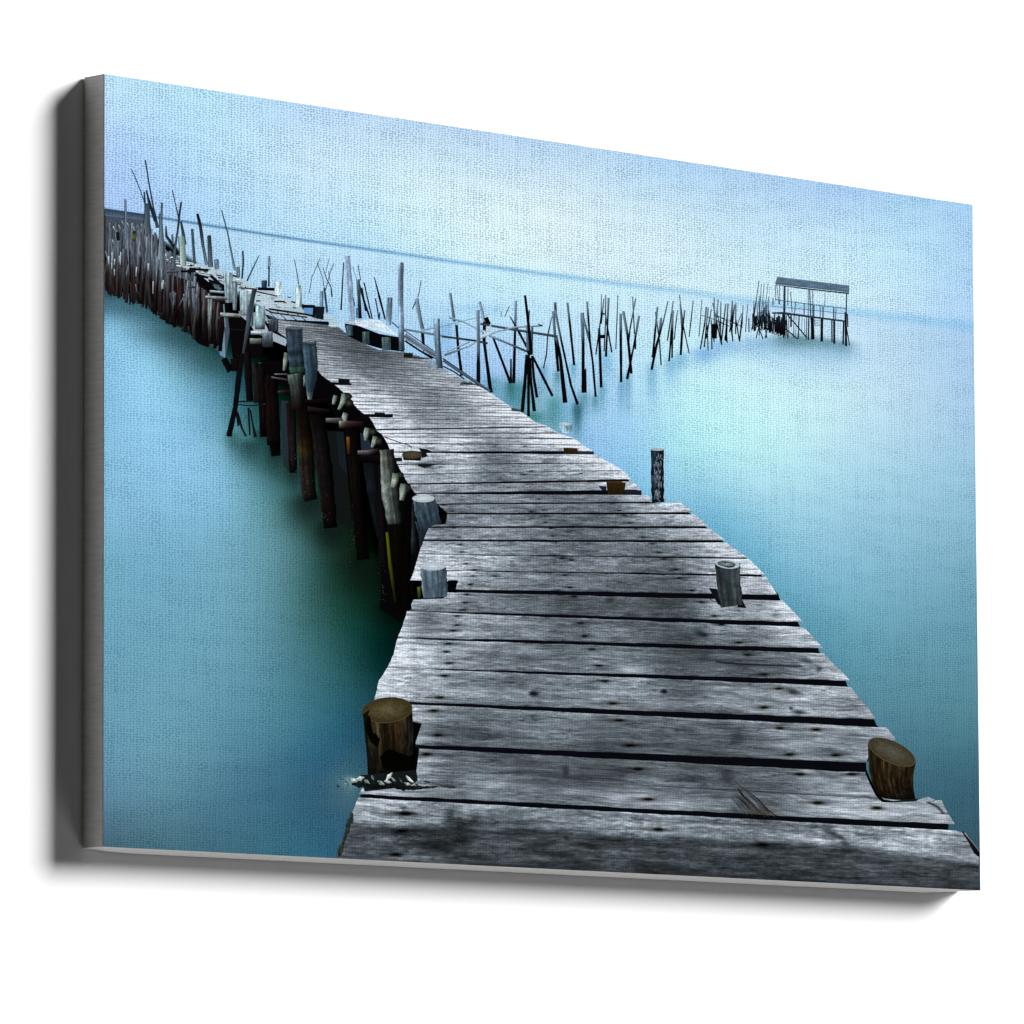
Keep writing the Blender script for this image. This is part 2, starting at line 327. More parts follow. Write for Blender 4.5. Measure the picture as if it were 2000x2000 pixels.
def sea(X, Y):
    # the jetty splits the water: left field and right field meet underneath it
    xb = np.interp(Y, [430,480,560,640,760,860,960,1060,1160,1300,1450,1700], [230,330,440,560,720,850,950,1100,1100,1200,1300,1300])
    m = np.clip((X-xb)/30+.5, 0, 1)[...,None]
    C = fl(X,Y)*(1-m)+fr(X,Y)*m
    for (sx, sy, hwid, ln, col, am) in SMEAR:
        dy = (Y-sy)/ln
        g = np.exp(-((X-sx)/hwid)**2)*np.where(dy < 0, np.exp(-(dy*3.5)**2), np.exp(-(dy*1.1)**2))*am
        C = C*(1-g[...,None])+np.asarray(col)*g[...,None]
    C = C*(1+.008*fbm(X/90, Y/14, 5))[...,None]
    C += (np.exp(-((X-740)/40)**2-((Y-1290)/60)**2)*-6)[...,None]
    return C
def horizon_ink(X, Y, C):
    d = Y-hor(X)
    wd = np.interp(X, [200,500,900,1300,1600,1925], [2.2,2.6,3.8,6,9,10])
    g = np.exp(-((d)/wd)**2)*np.interp(X, [200,400,900,1300,1925], [.95,.9,.75,.55,.55])
    hc = np.stack([np.interp(X, [200,500,900,1400,1925], v) for v in ([62,76,120,150,140],[110,128,176,206,206],[150,170,225,240,245])], -1)
    return C*(1-g[...,None])+hc*g[...,None]
# split sheet: sky above the horizon line, sea below; rows follow the horizon
def top_y(x): return np.interp(x, [204.4,1900], [143.9,400.2])
TL, TR, BR, BL = np.array((204.4,143.9)), np.array((1900,400.2)), np.array((1915,1739.4)), np.array((202,1653.8))
def sheet(name, v0f, v1f, ny, colf, mat, label, ypow=1.0):
    nx = 620
    cu = np.linspace(-hw, hw, nx)
    def img(c):  # canvas -> photo pixels
        q = np.c_[c, np.ones(len(c))] @ Hm.T; return q[:,:2]/q[:,2:]
    hv = hor_v(cu)
    v0 = v0f(hv); v1 = v1f(hv)
    t = np.linspace(0, 1, ny)**ypow
    U = np.repeat(cu[None], ny, 0); V = v0[None]*(1-t[:,None])+v1[None]*t[:,None]
    P = img(np.c_[U.ravel(), V.ravel()]); X = P[:,0].reshape(ny,nx); Y = P[:,1].reshape(ny,nx)
    b = Buf(); b.grid(X, Y, colf(X,Y), 0.0)
    return b.build(name, mat, root, label)
def hor_v(cu):
    xs = np.linspace(195, 1925, 300); c = cv(np.c_[xs, hor(xs)]); return np.interp(cu, c[:,0], c[:,1])
def skycol(X, Y):
    C = fs(X,Y); C += (2*fbm(X/160, Y/45, 9))[...,None]
    return horizon_ink(X, Y, C)
sheet('printed_sky', lambda h: np.full_like(h, hh), lambda h: h, 170, skycol, M_SKY, 'pale blue cloudy sky printed across the upper part of the canvas')
sheet('printed_sea', lambda h: h, lambda h: np.full_like(h, -hh), 620, lambda X,Y: horizon_ink(X,Y,sea(X,Y)), M_WATER, 'turquoise long exposure water printed below the horizon', 1.0)

# ------------------------------------------------------------------ stakes standing in the water, right side
GT = lambda c=.42, top=GREY, bot=BLK: [(0,top),(max(c-.06,0.01),tuple(.75*v for v in top)),(c+.05,bot),(1,bot)]
stakes = Buf(); polypatch(stakes, D_(1640,640,1700,640,1690,780,1650,780), (22,24,34), .0001)
stake_root = stakes.build('printed_stakes', M_POST, root, 'row of thin crooked stakes printed in the water on the right')
zc = [0]
def nz(base, n=24, stepz=.000012):
    zc[0] = (zc[0]+1) % n; return base+zc[0]*stepz
def stake(Z, pts, w, cut=.42, top=GREY, bot=BLK, parent=None, k=kz, name='stake', mat=None, base=.0002):
    b = Buf(); ww = [a*k for a in w] if hasattr(w, '__len__') else w*k
    stroke(b, Z(*pts), ww, GT(cut, top, bot), nz(base)); return b.build(name, mat or M_POST, parent or stake_root)
LG = (150,176,198)
for (p, w, c) in [((135,570,95,750,85,920,55,1060),12,.2),((280,440,300,600,345,1030),22,.3),((165,435,170,540),26,1.2),((148,520,160,700,195,1090),26,.45),((175,760,215,960,260,1385),[26,34,44],.1),((162,500,235,850,315,1220,378,1400),[24,20,20,26],.32),
 ((420,535,430,830,430,1290),[36,28,34],.36),((450,1060,455,1290),18,0),((420,540,495,820,520,1000,548,1330),[22,20,20,22],.35),((467,430,500,870),18,.3),((580,680,600,1240),[22,28],.10),((603,360,600,560,550,930),[8,12,12],.3),((625,400,600,640),12,.6),((642,365,640,640,628,900),11,.3),((670,395,660,640,645,950),[22,14,22],.35),((640,560,700,910),14,.2),
 ((757,370,738,880),9,.35),((783,545,788,1190),24,.28),((808,520,850,750,885,1110),24,.38),((895,380,905,560,915,740),11,.5),((925,400,870,700,862,800),12,.5),((957,565,925,760,845,1160),[22,16,26],.35),((922,740,922,880),16,0),
 ((1130,480,1110,700,1085,960),[18,20,22],.4),((1110,525,1150,800,1165,1030),13,.35),((1165,580,1150,730),22,.9),((1230,425,1190,600,1120,850,1075,1075),[12,16,24,24],.4),((1280,425,1225,800),12,.35),((1278,515,1240,995),[20,16],.35),((1275,580,1268,960),16,.3),((1320,510,1288,790),10,.3),((1338,365,1375,660,1430,920),[10,12,10],.45),((1345,450,1365,690,1350,935),[14,22,22],.42),((1388,510,1370,680),14,1.2),((1468,420,1430,765),10,.35),
 ((1550,410,1523,760),8,.5),((1592,480,1575,650,1535,880),[18,14,12],.4),((1610,490,1572,860),12,.45),((1600,650,1608,890),10,.1),((1640,500,1590,780),12,.4),((1667,390,1665,815),10,.5),((1652,440,1735,835),12,.5),((1640,600,1645,880),11,.15),((1705,410,1662,800),10,.5),((1730,440,1725,760),8,.5),((1775,450,1735,800),12,.4),((1797,450,1770,800),12,.45),((1778,620,1790,820),10,.2),((1835,420,1820,640,1842,800),[10,14,12],.5),((1858,460,1830,720),14,.45),((1872,440,1868,730),10,.45),((1872,600,1905,800),10,.2),((1930,540,1905,800),10,.3)]:
    stake(D_, p, w, c)
for (p, w, c) in [((593,540,632,548),18,.5),((590,760,632,760),34,0),((0,640,50,660),10,0)]:
    stake(D_, p, w, 0, BLK, BLK)
for (p, w, c) in [((1540,555,1700,610,1810,665),6,0),((1700,570,1820,610,1900,655),6,0)]: stake(D_, p, w, 0, (40,52,66), (40,52,66), name='rail')
for (p, w, c) in [((12,630,5,850),10,.5),((18,840,60,1170),12,.1),((45,660,40,1000),9,.5),((105,710,60,1100),12,.4),((130,680,115,1130),14,.45),((125,960,92,1100),12,.1),((185,650,175,900,150,1020),15,.5),((170,900,190,1130),13,.1),((207,700,175,900),12,.5),((225,680,222,1040),12,.45),((222,850,268,1130),12,.1),((310,700,300,900,268,1130),11,.4),((290,800,240,940),8,.4),((365,680,338,1020),10,.4),((378,850,380,1020),13,.1),
 ((497,410,465,650,430,900),[12,10,14],.5),((525,450,500,860),9,.6),((560,450,520,860),9,.6),((603,450,560,800),7,.6),((508,590,505,900),14,.5),((612,600,600,950),11,.5),((663,610,663,700),13,.5),((440,880,440,1010),10,0),((510,900,463,1090),12,0),((480,930,545,1100),12,0),((600,960,570,1090),12,0),((560,900,590,1090),10,0),((505,950,500,1060),10,0)]:
    stake(E_, p, w, c, k=ke)
for p in [(0,820,140,900),(0,890,145,945),(190,905,305,960)]: stake(E_, p, 7, 0, (48,58,74), (40,48,60), k=ke, name='rail')

# near group with cross rails (right of the jetty)
MG = (135,158,180)
for (p, w, c, t, bo) in [((590,230,578,320,560,390),8,0,(70,84,100),(60,72,88)),((540,430,510,500),10,0,(50,60,75),(40,50,60)),((1350,520,1345,575),6,0,(60,74,90),(50,60,76)),((1420,480,1380,575),8,0,(60,74,90),(50,60,76)),
 ((1143,430,1165,520,1185,620),28,1.5,MG,MG),((1200,580,1235,650),40,0,BLK,BLK),((1190,620,1185,800,1250,1290),[34,28,38],0,(18,18,26),BLK),((1272,770,1435,1200),[22,26],0,(22,26,34),BLK),((1440,970,1438,1200),[14,24],0,(22,24,30),BLK),((1485,420,1478,700),[24,26],1.5,MG,(90,108,126)),((1478,700,1465,1200),[24,30],0,BLK,BLK),
 ((1430,570,1500,690,1590,860),[10,22,24],.25,(80,96,112),(18,22,30)),((1592,650,1600,900),30,1.3,(120,142,162),(80,98,116)),((1640,670,1630,900),[20,30],1.3,(90,112,130),(60,76,92)),((1612,510,1605,660),12,.5,(70,86,104),(30,38,50)),
 ((866,350,905,620),[26,30],1.4,(120,140,160),(84,100,118)),((925,650,940,850,975,1130),[26,24,30],.1,(50,58,68),BLK),((545,400,575,560,605,690),[44,40,34],1.3,(140,164,186),(96,116,134)),((603,720,622,900),[32,22],.1,(50,58,70),(20,24,32))]:
    stake(C_, p, w, c, t, bo)
for (p, w, c, t, bo) in [((430,690,720,740,800,755),20,0,(150,176,196),(110,130,146)),((790,758,1110,800,1220,825),20,0,(100,112,120),(60,64,62)),((600,700,820,655,1050,595,1180,570,1240,540),[18,14,12,10,6],1.3,(130,160,190),(150,180,205)),((860,580,1000,625,1190,720),[20,14,20],1.3,(120,145,170),(160,185,205)),
 ((812,935,1050,850,1170,770),[24,14,14],1.3,(96,116,134),(150,176,196)),((830,905,1050,810),[8,14],1.3,(140,165,186),(120,146,168)),((1150,640,1500,700,1880,760),[18,22,24],0,(44,52,62),(70,84,98)),((1150,775,1300,715,1480,672,1740,658),[20,16,16,10],.9,(160,186,206),(40,50,62)),((1235,750,1400,820,1600,905),[22,18,20],1.2,(140,164,184),(50,60,72))]:
    stake(C_, p, w, c, t, bo, name='rail', base=.0006)
for (p, w, c, t, bo) in [((1128,510,1132,800,1132,1225),[32,30,40],.62,(118,142,164),(22,24,34)),((1572,370,1600,600,1632,930),[22,26,30],.02,(50,64,76),BLK),((1590,930,1570,1200,1545,1475),[30,32,34],.05,(50,60,70),BLK),((1605,930,1605,1515),[26,26],0,(40,48,58),BLK),((1620,960,1630,1200,1660,1465),[20,24,32],0,(30,36,44),BLK),((1640,940,1655,1150,1685,1335),[22,24,26],0,(24,28,36),BLK),((1640,940,1720,1100,1832,1322),[20,24,24],0,(20,24,30),BLK)]:
    stake(C_, p, w, c, t, bo, base=.0009)
b = Buf(); [stroke(b, C_(*p), w*kz, [(0,(170,196,212)),(1,(190,212,226))], .0012+i*.00002) for i,(p,w) in enumerate([((1160,770,1250,660),16),((1180,700,1240,780),14),((1175,760,1245,730),20),((1250,640,1230,740),12)])]
b.build('rope_lashing', M_POST, stake_root, 'pale rope lashing where the cross rails meet')
b = Buf(); ellipse(b, *C_(1620,912)[0], 5.5, 5, (30,34,40), BLK, .0013); b.build('rope_lashing', M_POST, stake_root, 'dark lashing round the bundle of leaning stakes')

# ------------------------------------------------------------------ the roofed shelter on stilts
b = Buf(); P = E_(425,800,470,760,600,820,700,880,820,1000,610,960,560,990,430,920)
sh_root = Buf()
polypatch(sh_root, E_(650,785,780,780,1190,838,1510,880,1500,895,1190,858,780,805,655,800), (52,66,80), .0010)
shelter = sh_root.build('printed_shelter', M_POST, root, 'small roofed fishing shelter on stilts printed at the far right')
def part(name, items, parent, mat=M_POST, k=ke, Z=E_, base=.0006, label=None):
    b = Buf()
    for i, (p, w, t, bo) in enumerate(items):
        ww = [a*k for a in w] if hasattr(w, '__len__') else w*k
        stroke(b, Z(*p), ww, [(0,t),(1,bo)], base+.00001*i)
    return b.build(name, mat, parent, label)
NAVY = (34,44,62)
b = Buf(); q = E_(715,365,1560,468,1562,548,690,452)
quadpatch(b, *q, (96,124,148), .0012, 40, 6, .16, ('v',1.1,.95,1.05,.85)); r_ = b.build('roof', M_POST, shelter, 'flat grey thatched roof')
part('eave', [((700,462,1000,500,1300,535,1560,562),[6,16,14,18],NAVY,(24,32,44)),((690,440,720,370),8,(110,140,165),(90,120,145))], r_)
for p, w in [((692,460,697,650),8),((705,455,735,690),7),((740,460,740,690),7),((800,475,796,800),22),((840,490,836,700),6),((870,540,888,780),6),((1078,515,1078,850),9),((1095,515,1108,850),13),((1133,515,1130,850),9),((1278,545,1272,720),6),((1530,560,1525,890),15)]:
    part('post', [(p, w, (52,76,104), (40,54,74))], shelter)
part('railing', [((690,635,1100,690,1530,740),7,(74,104,138),(60,80,104)),((640,712,1000,745,1520,802),5,(90,122,158),(80,104,130)),((930,660,915,830),6,(80,104,130),(80,104,130)),((1030,675,1030,830),9,(60,80,104),(60,80,104)),((1145,700,1145,850),11,(52,70,92),(52,70,92)),((1220,705,1220,850),6,(70,92,116),(60,80,100)),((1253,715,1253,860),11,(52,70,92),(52,70,92)),((1380,730,1380,870),10,(52,70,92),(52,70,92)),((1408,740,1400,870),6,(80,100,125),(80,100,125))], shelter, base=.0008)
for p, w in [((1125,850,1132,1105),40),((1240,862,1237,1130),32),((1356,880,1358,1140),16),((1384,880,1385,1155),24),((1495,890,1490,1165),20),((1518,780,1525,1185),28),((1540,800,1545,960),14),((1528,950,1565,1175),12),((1060,840,1055,1110),10),((1085,850,1080,1110),16),((970,830,960,1100),14),((910,820,905,1090),9),((875,820,875,960),20),((790,800,790,1050),42),((850,800,845,1080),8),((1005,840,1000,1040),6),((1035,860,1030,1060),6),((935,830,930,1060),5),((820,820,825,1060),10)]:
    part('leg', [(p, w, (26,26,36), (12,12,18))], shelter, base=.0003)
part('brace', [((830,810,950,950,1060,1080),12,(30,40,52),(30,40,52)),((800,970,955,1100),12,(24,30,40),(34,44,56)),((640,840,780,950),10,(24,30,40),(24,30,40))], shelter, base=.0007)
part('ladder', [((1150,y,1235,y+4),5,(70,92,112),(70,92,112)) for y in (880,900,920,938)]+[((1158,860,1158,940),4,(70,92,112),(70,92,112))], shelter, base=.0008)
b = Buf()
for i in range(46):
    x = 600+i*5.0+random.uniform(-4,4); y0 = 800+random.uniform(0,120)+max(0,(640-x))*.3; y1 = 985+(x-600)*.36+random.uniform(-20,40)
    stroke(b, E_(x, y0, x+random.uniform(-10,10), y1), random.uniform(6,12)*ke, [(0,(40,48,62)),(.5,(20,20,28)),(1,(14,14,20))], .0003+.00001*(i%14))
for i in range(36):
    x = 428+i*5.2+random.uniform(-5,5); y0 = 640+random.uniform(0,230); y1 = y0+random.uniform(120,260)
    y1 = min(y1, 1000)
    stroke(b, E_(x, y0, x+random.uniform(-34,34), y1), random.uniform(5,10)*ke, [(0,(100,128,156)),(.45,(84,106,130)),(.7,(26,26,34)),(1,(18,18,24))], .0003+.00001*(i%20))
for i in range(11):
    x = 425+i*16; stroke(b, E_(x, 850+random.uniform(-60,40), x+random.uniform(-12,12), 955+random.uniform(-30,50)), 13*ke, [(0,(40,44,56)),(.5,(16,14,20)),(1,(16,14,20))], .0006+.00001*i)
b.build('stilts', M_POST, shelter, 'tangle of thin dark stilts beside the shelter')

# ------------------------------------------------------------------ the jetty
wk = Buf()
# everything under the deck on the left: shadowed water and timber
polypatch(wk, G_(420,20,700,20,1000,90,1100,200,1460,560,1700,980,1850,1260,1932,1500,1932,1932,1620,1932,1560,1500,1380,900,1050,420,800,300,600,250,440,140), (10,8,12), .0004)
polypatch(wk, [(760,960),(812,965),(826,1068),(806,1130),(810,1170),(800,1200),(779,1215),(742,1190),(748,1060)], (10,10,12), .00042)
for q, c in [(G_(622,400,690,400,705,1000,650,960,630,880),(46,62,70)),(G_(640,900,700,960,700,1080,640,1000),(40,62,62)),(G_(1055,680,1215,690,1262,1240,1290,1600,1160,1560,1110,1150),(26,32,32)),(G_(1140,690,1208,700,1250,1100,1170,1000),(32,42,50)),(G_(1370,700,1420,720,1500,860,1380,880),(44,58,74))]:
    polypatch(wk, q, c, .00045)
# deck underside seen through the gaps
L_un = [(515,622),(532,640),(562,660),(617,700),(620,722),(632,736),(652,749),(666,761),(686,781),(703,801),(727,820),(737,841),(752,862),(770,888),(790,930),(812,962),(860,985),(876,1004),(834,1030),(822,1080),(812,1130),(896,1134),(890,1156),(868,1168),(812,1172),(800,1192),(779,1246),(760,1303),(736,1367),(808,1374),(812,1455),(820,1462),(815,1512),(708,1546),(703,1556),(690,1584)]
R_un = [(1852,1622),(1853,1606),(1820,1570),(1722,1562),(1692,1508),(1692,1490),(1740,1440),(1712,1416),(1706,1402),(1655,1339),(1652,1330),(1600,1273),(1598,1265),(1562,1222),(1558,1214),(1524,1172),(1520,1160),(1486,1122),(1460,1092),(1412,1057),(1380,1030),(1350,1004),(1322,986),(1268,980),(1252,966),(1228,938),(1210,919),(1186,905),(1160,887),(1134,869),(1116,856),(1084,845),(1066,834),(1034,824),(1012,804),(986,791),(950,766),(922,750),(896,738),(866,720),(840,702),(788,688),(740,684),(702,668),(672,648),(640,628)]
polypatch(wk, L_un+R_un, (13,16,24), .0005)
walk = wk.build('printed_walkway', M_POST, root, 'curving plank jetty on poles printed from the bottom edge to the far left')

# lightness of the boards over the picture
LM = [(700,1640,150),(800,1600,140),(780,1575,158),(1000,1655,116),(1300,1660,112),(1600,1690,126),(1850,1705,122),(900,1575,132),(1300,1595,145),(1600,1630,145),(1800,1650,150),(900,1660,134),(1450,1640,130),(1150,1620,136),(1700,1660,145),(720,1670,176),
 (880,1490,104),(1200,1520,82),(1200,1570,136),(950,1545,140),(1500,1560,96),(1650,1590,150),(1800,1585,160),(1400,1500,84),(1000,1500,92),(1600,1540,122),(840,1470,140),(1740,1585,150),
 (900,1420,100),(1200,1440,82),(1500,1450,110),(1650,1450,125),(1000,1400,112),(1350,1460,84),(850,1390,125),(1400,1410,105),
 (850,1330,172),(1100,1350,145),(1400,1370,140),(1650,1385,150),(780,1345,190),(1250,1330,150),(1550,1375,160),
 (830,1265,165),(1100,1290,108),(1300,1300,86),(1550,1300,125),(1620,1310,165),(1000,1265,130),(1200,1270,115),(1450,1285,90),
 (830,1220,105),(1000,1230,136),(1200,1240,118),(1500,1250,125),(1560,1240,165),(1380,1235,100),(780,1240,190),
 (850,1185,165),(1000,1180,112),(1200,1190,100),(1400,1195,165),(1530,1200,195),(1120,1185,90),
 (950,1140,140),(1200,1140,100),(1350,1145,100),(1480,1150,150),(1100,1130,110),
 (850,1085,175),(950,1100,160),(1200,1100,125),(1400,1105,160),(1450,1105,190),(860,1040,130),(1100,1040,104),(1300,1048,135),(1395,1048,185),
 (1000,1012,135),(1300,1018,155),(1350,1015,175),(900,980,128),(1200,990,120),(1320,993,190),(900,920,165),(1000,925,130),(1100,940,140),(1200,925,195),(900,955,150),(1050,965,130),
 (850,900,150),(960,898,100),(1080,900,150),(1170,897,200),(900,860,180),(1100,862,210),(800,850,190),(860,830,160),(950,840,160),(1050,840,205),(750,800,195),(900,805,150),(1000,812,205),(1020,815,215),(700,775,200),
 (750,740,140),(850,755,160),(880,740,170),(950,770,205),(640,700,150),(700,700,104),(800,715,135),(850,725,165),(640,665,120),(700,668,100),(560,640,150),(600,632,125),(640,640,105),(760,775,175),(830,790,130)]
lm = np.array(LM, float); lm[:,2] = np.where(lm[:,2] > 140, 140+(lm[:,2]-140)*1.45, lm[:,2]*1.0)+6
lm[:,2] = np.minimum(lm[:,2], 244); fL = tps(lm[:,:2], lm[:,2:])
NAIL = [(792,1589),(792,1589),(784,1623),(773,1669),(833,1473),(855,1436),(848,1388),(860,1362),(868,1320),(877,1295),(872,1273),(876,1257),(885,1232),(893,1221),(893,1203),(905,1191),(908,1177),(912,1161),(918,1142),(924,1125),(926,1113),(910,1101),(902,1078),(899,1064),(897,1049),(886,1031),(885,1024),(883,998),(866,987),
 (1286,1620),(1266,1561),(1246,1502),(1230,1456),(1210,1407),(1197,1374),(1182,1330),(1170,1300),(1156,1268),(1142,1242),(1134,1217),(1122,1165),(1113,1147),(1103,1123),(1097,1091),(1085,1058),(1080,1047),(1076,1032),(1065,1020),(1065,1008),(1062,996),(1052,983),(1052,975),(1048,963),(1025,927),(1020,926),(1038,1000),(1025,872),
 (1712,1578),(1664,1512),(1597,1568),(1562,1512),(1632,1475),(1542,1474),(1523,1422),(1594,1425),(1521,1345),(1492,1382),(1492,1317),(1460,1279),(1443,1255),(1410,1220),(1395,1203),(1370,1176),(1350,1153),(1327,1129),(1319,1112),(1297,1092),(1287,1079),(1273,1062),(1255,1049),(1242,1033),(1230,1022),(1220,1007),(1208,997),(1197,983),(1135,925),
 (1116,1094),(1099,1090),(967,1125),(1038,920),(860,912),(880,883),(872,884),(1490,1650)]
# darker patches: (x,y,rx,ry,amount,tilt)
BLOT = [(1478,1573,30,9,.32,.75),(1452,1560,34,7,.22,.8),(1440,1585,16,6,.25,.8),(1043,1355,9,6,.85,0),(1297,1350,6,4.5,.85,0),(1368,1237,13,8,.45,.4),(1376,1240,7,4,.5,.2),(1191,1172,9,6,.4,0),(1550,1352,16,6,.65,.2),(1545,1384,5,3.5,.6,.6),(1560,1391,13,4,.7,.1),(1440,1440,14,16,.35,.6),(1418,1420,22,10,.25,.5),(1207,1248,26,7,.3,.5),(1575,1290,18,6,.35,.5),(1600,1306,7,6,.5,.5),
 (880,1594,12,20,.5,.08),(898,1608,10,18,.5,-.2),(925,1604,18,10,.45,-.3),(905,1640,19,8,.5,.1),(905,1615,40,22,.4,0),(1105,1636,8,4,.5,.2),(1150,1652,18,5,.4,.3),(960,1600,34,20,.40,0),(1010,1590,30,14,.3,0),(870,1650,50,24,.35,0),(1620,1625,16,9,.5,.6),(1640,1635,14,5,.5,.4),(1650,1648,10,5,.5,.2),(1105,1505,7,12,.4,0),(855,1187,30,9,.35,-.1),(830,1205,26,9,.3,-.2),(920,1175,16,8,.3,0),(1030,1285,24,9,.45,0),(1420,1515,16,14,.4,.5),
 (1415,1290,60,3,.45,.03),(1460,1300,70,2.5,.35,.03),(1300,1176,40,8,.35,0),(870,1230,60,3,.35,.0),(1140,1560,30,8,.25,0),(850,905,32,4,.55,0),(832,909,16,5,.65,.2),(1500,1530,60,5,.3,0),(1240,1375,60,5,.15,0),(1620,1515,26,5,.4,.3),(950,1440,90,6,.25,.03),(1330,1520,120,10,.3,.04),(1100,1515,100,12,.25,.04),(1300,1456,70,6,.35,.04),(1550,1425,20,4,.3,0),(1630,1470,30,5,.35,0)]
CRACK = [((1400,1293),(1450,1297),(1520,1300),(1565,1301),1.8),((1810,1566),(1830,1575),(1835,1580),(1842,1588),2)]
def grade(x):     # contrast and blue-grey tint of the boards
    x = np.clip(x, 4, 250)
    t = x/255
    return np.stack([x*(.865+.095*t), x*(.975+.01*t), x*(1.06-.04*t)], -1)
pl_n = [0]
def plank(left, right, seed=None, dx=3.0, dy=1.25, z=.0007, fine=True):
    left = np.array(left, float); right = np.array(right, float)
    h = max(np.ptp(left[:,1]), np.ptp(right[:,1])); wid = right[:,0].max()-left[:,0].min()
    ny = max(4, int(h/dy)+1); nx = int(wid/dx)+2
    v = np.linspace(0, 1, ny)
    ln = (left[:,1]-left[0,1])/(left[-1,1]-left[0,1]+1e-9); rn = (right[:,1]-right[0,1])/(right[-1,1]-right[0,1]+1e-9)
    lx, ly = np.interp(v, ln, left[:,0]), np.interp(v, ln, left[:,1]); rx, ry = np.interp(v, rn, right[:,0]), np.interp(v, rn, right[:,1])
    lx = lx+1.0*fbm(v*9, v*0+.5, pl_n[0])*min(1,h/40); rx = rx+1.5*fbm(v*9, v*0+.5, pl_n[0]+5)*min(1,h/40)
    u = np.linspace(0, 1, nx)[None]
    X = lx[:,None]*(1-u)+rx[:,None]*u; Y = ly[:,None]*(1-u)+ry[:,None]*u
    V = np.repeat(v[:,None], nx, 1)
    # slightly wavy long edges
    sd = 100+pl_n[0]*7; pl_n[0] += 1
    amp = min(1.3, h*.03)
    Y = Y+amp*fbm(X/38, V*0, sd+50)*(1-V)+amp*fbm(X/38, V*0+3, sd+51)*V
    s = h/90.0; nsx = max(.35, s)
    tone = fL(X, Y)[...,0]
    bow = .5*fbm(X/(180*nsx), V*2, sd+9)                 # grain lines wander
    g1 = fbm(X/(110*nsx), (V+bow*.25)*h/6.5/max(s,.45), sd+1, 4)
    g2 = fbm(X/(26*nsx), (V+bow*.2)*h/2.2/max(s,.6), sd+2, 3)
    g3 = fbm(X/(60*nsx), V*3, sd+3, 4)
    tone = tone*(1+.36*g1+.34*g2+.17*g3)
    if h > 12:                                           # hairline checks running with the grain, worn silver ridges
        r1 = fbm(X/(70*nsx)+3, (V+bow*.22)*h/4.2/max(s,.45), sd+30, 3); msk = np.clip(fbm(X/(90*nsx), V*4, sd+31)*3+.2, 0, 1)
        tone = tone*(1-.42*np.exp(-(r1/.045)**2)*msk)
        r2 = fbm(X/(95*nsx)+9, (V+bow*.22)*h/5.5/max(s,.45), sd+33, 3); tone = tone*(1+.20*np.exp(-((r2-.1)/.06)**2)*(1-msk))
        tone = tone*(1+.16*np.sign(fbm(X/5, Y/2.2, sd+40))*np.clip(np.abs(fbm(X/5, Y/2.2, sd+40))-.35, 0, 1)*2)
    tone = tone*(1+rng.uniform(-.06,.06))
    edge = np.exp(-((V)/.05)**2)*.16-np.exp(-((1-V)/.05)**2)*.16
    if h > 9: tone = tone*(1+edge)
    for (x, y) in NAIL:
        if y < ly.min()-20 or y > ry.max()+20: continue
        k = max(.30, (y-700)/880.)
        dxn, dyn = X-x, Y-y
        m = .80*np.exp(-(dxn/(10*k))**2-(dyn/(3.6*k))**2)+.38*np.exp(-(dxn/(34*k))**2-(dyn/(3.4*k))**2)
        tone = tone*(1-np.clip(m, 0, .93))
    for (x, y, a, bb, am, ti) in BLOT:
        if y < ly.min()-40 or y > ry.max()+40: continue
        c, s_ = math.cos(ti), math.sin(ti); dx_, dy_ = X-x, Y-y
        e = ((dx_*c+dy_*s_)/a)**2+((-dx_*s_+dy_*c)/bb)**2
        e = e*(1+.5*fbm(X/7, Y/4, sd+20))
        tone = tone*(1-am*(.6 if a > 20 else 1)*np.exp(-e**1.3)*(1+.6*g2))
    for cr_ in CRACK:
        pts, wd = cr_[:-1], cr_[-1]
        q, _ = resample(pts, 2.5)
        if q[:,1].max() < ly.min()-5 or q[:,1].min() > ry.max()+5: continue
        for (x, y) in q: tone = tone*(1-.55*np.exp(-((X-x)/(wd*1.3))**2-((Y-y)/wd)**2))
    if left[0,1] > 1555:
        yb = np.interp(X, [650,800,1100,1450,1700,1915], [1606,1611,1622,1643,1659,1690])+7*fbm(X/60, X*0, 77)
        tone = tone*(1-.48*np.clip((Y-yb)/12+.5, 0, 1)*(1+.55*fbm(X/50, Y/11, 78, 5)))*(1+.30*fbm(X/9, Y/3.5, 79, 3))
    C = grade(tone)
    warm = np.zeros_like(tone)                           # rust round the nails of the near boards
    for (x, y) in NAIL:
        if y > 1340 and ly.min()-20 < y < ry.max()+20: warm = np.maximum(warm, np.exp(-((X-x)/14)**2-((Y-y)/6)**2))
    if ly.min() < 1600 < ry.max()+30: warm = np.maximum(warm, np.exp(-((X-1490)/28)**2-((Y-1588)/14)**2))
    C = C*(1+warm[...,None]*np.array([.06,.0,-.08]))
    U = np.stack([X/(14*nsx)+sd, V*h/1.5/max(s,.7)], -1)
    b = Buf(); b.grid(X, Y, C, z, U, -7)
    return b.build('plank', M_WOOD, walk)
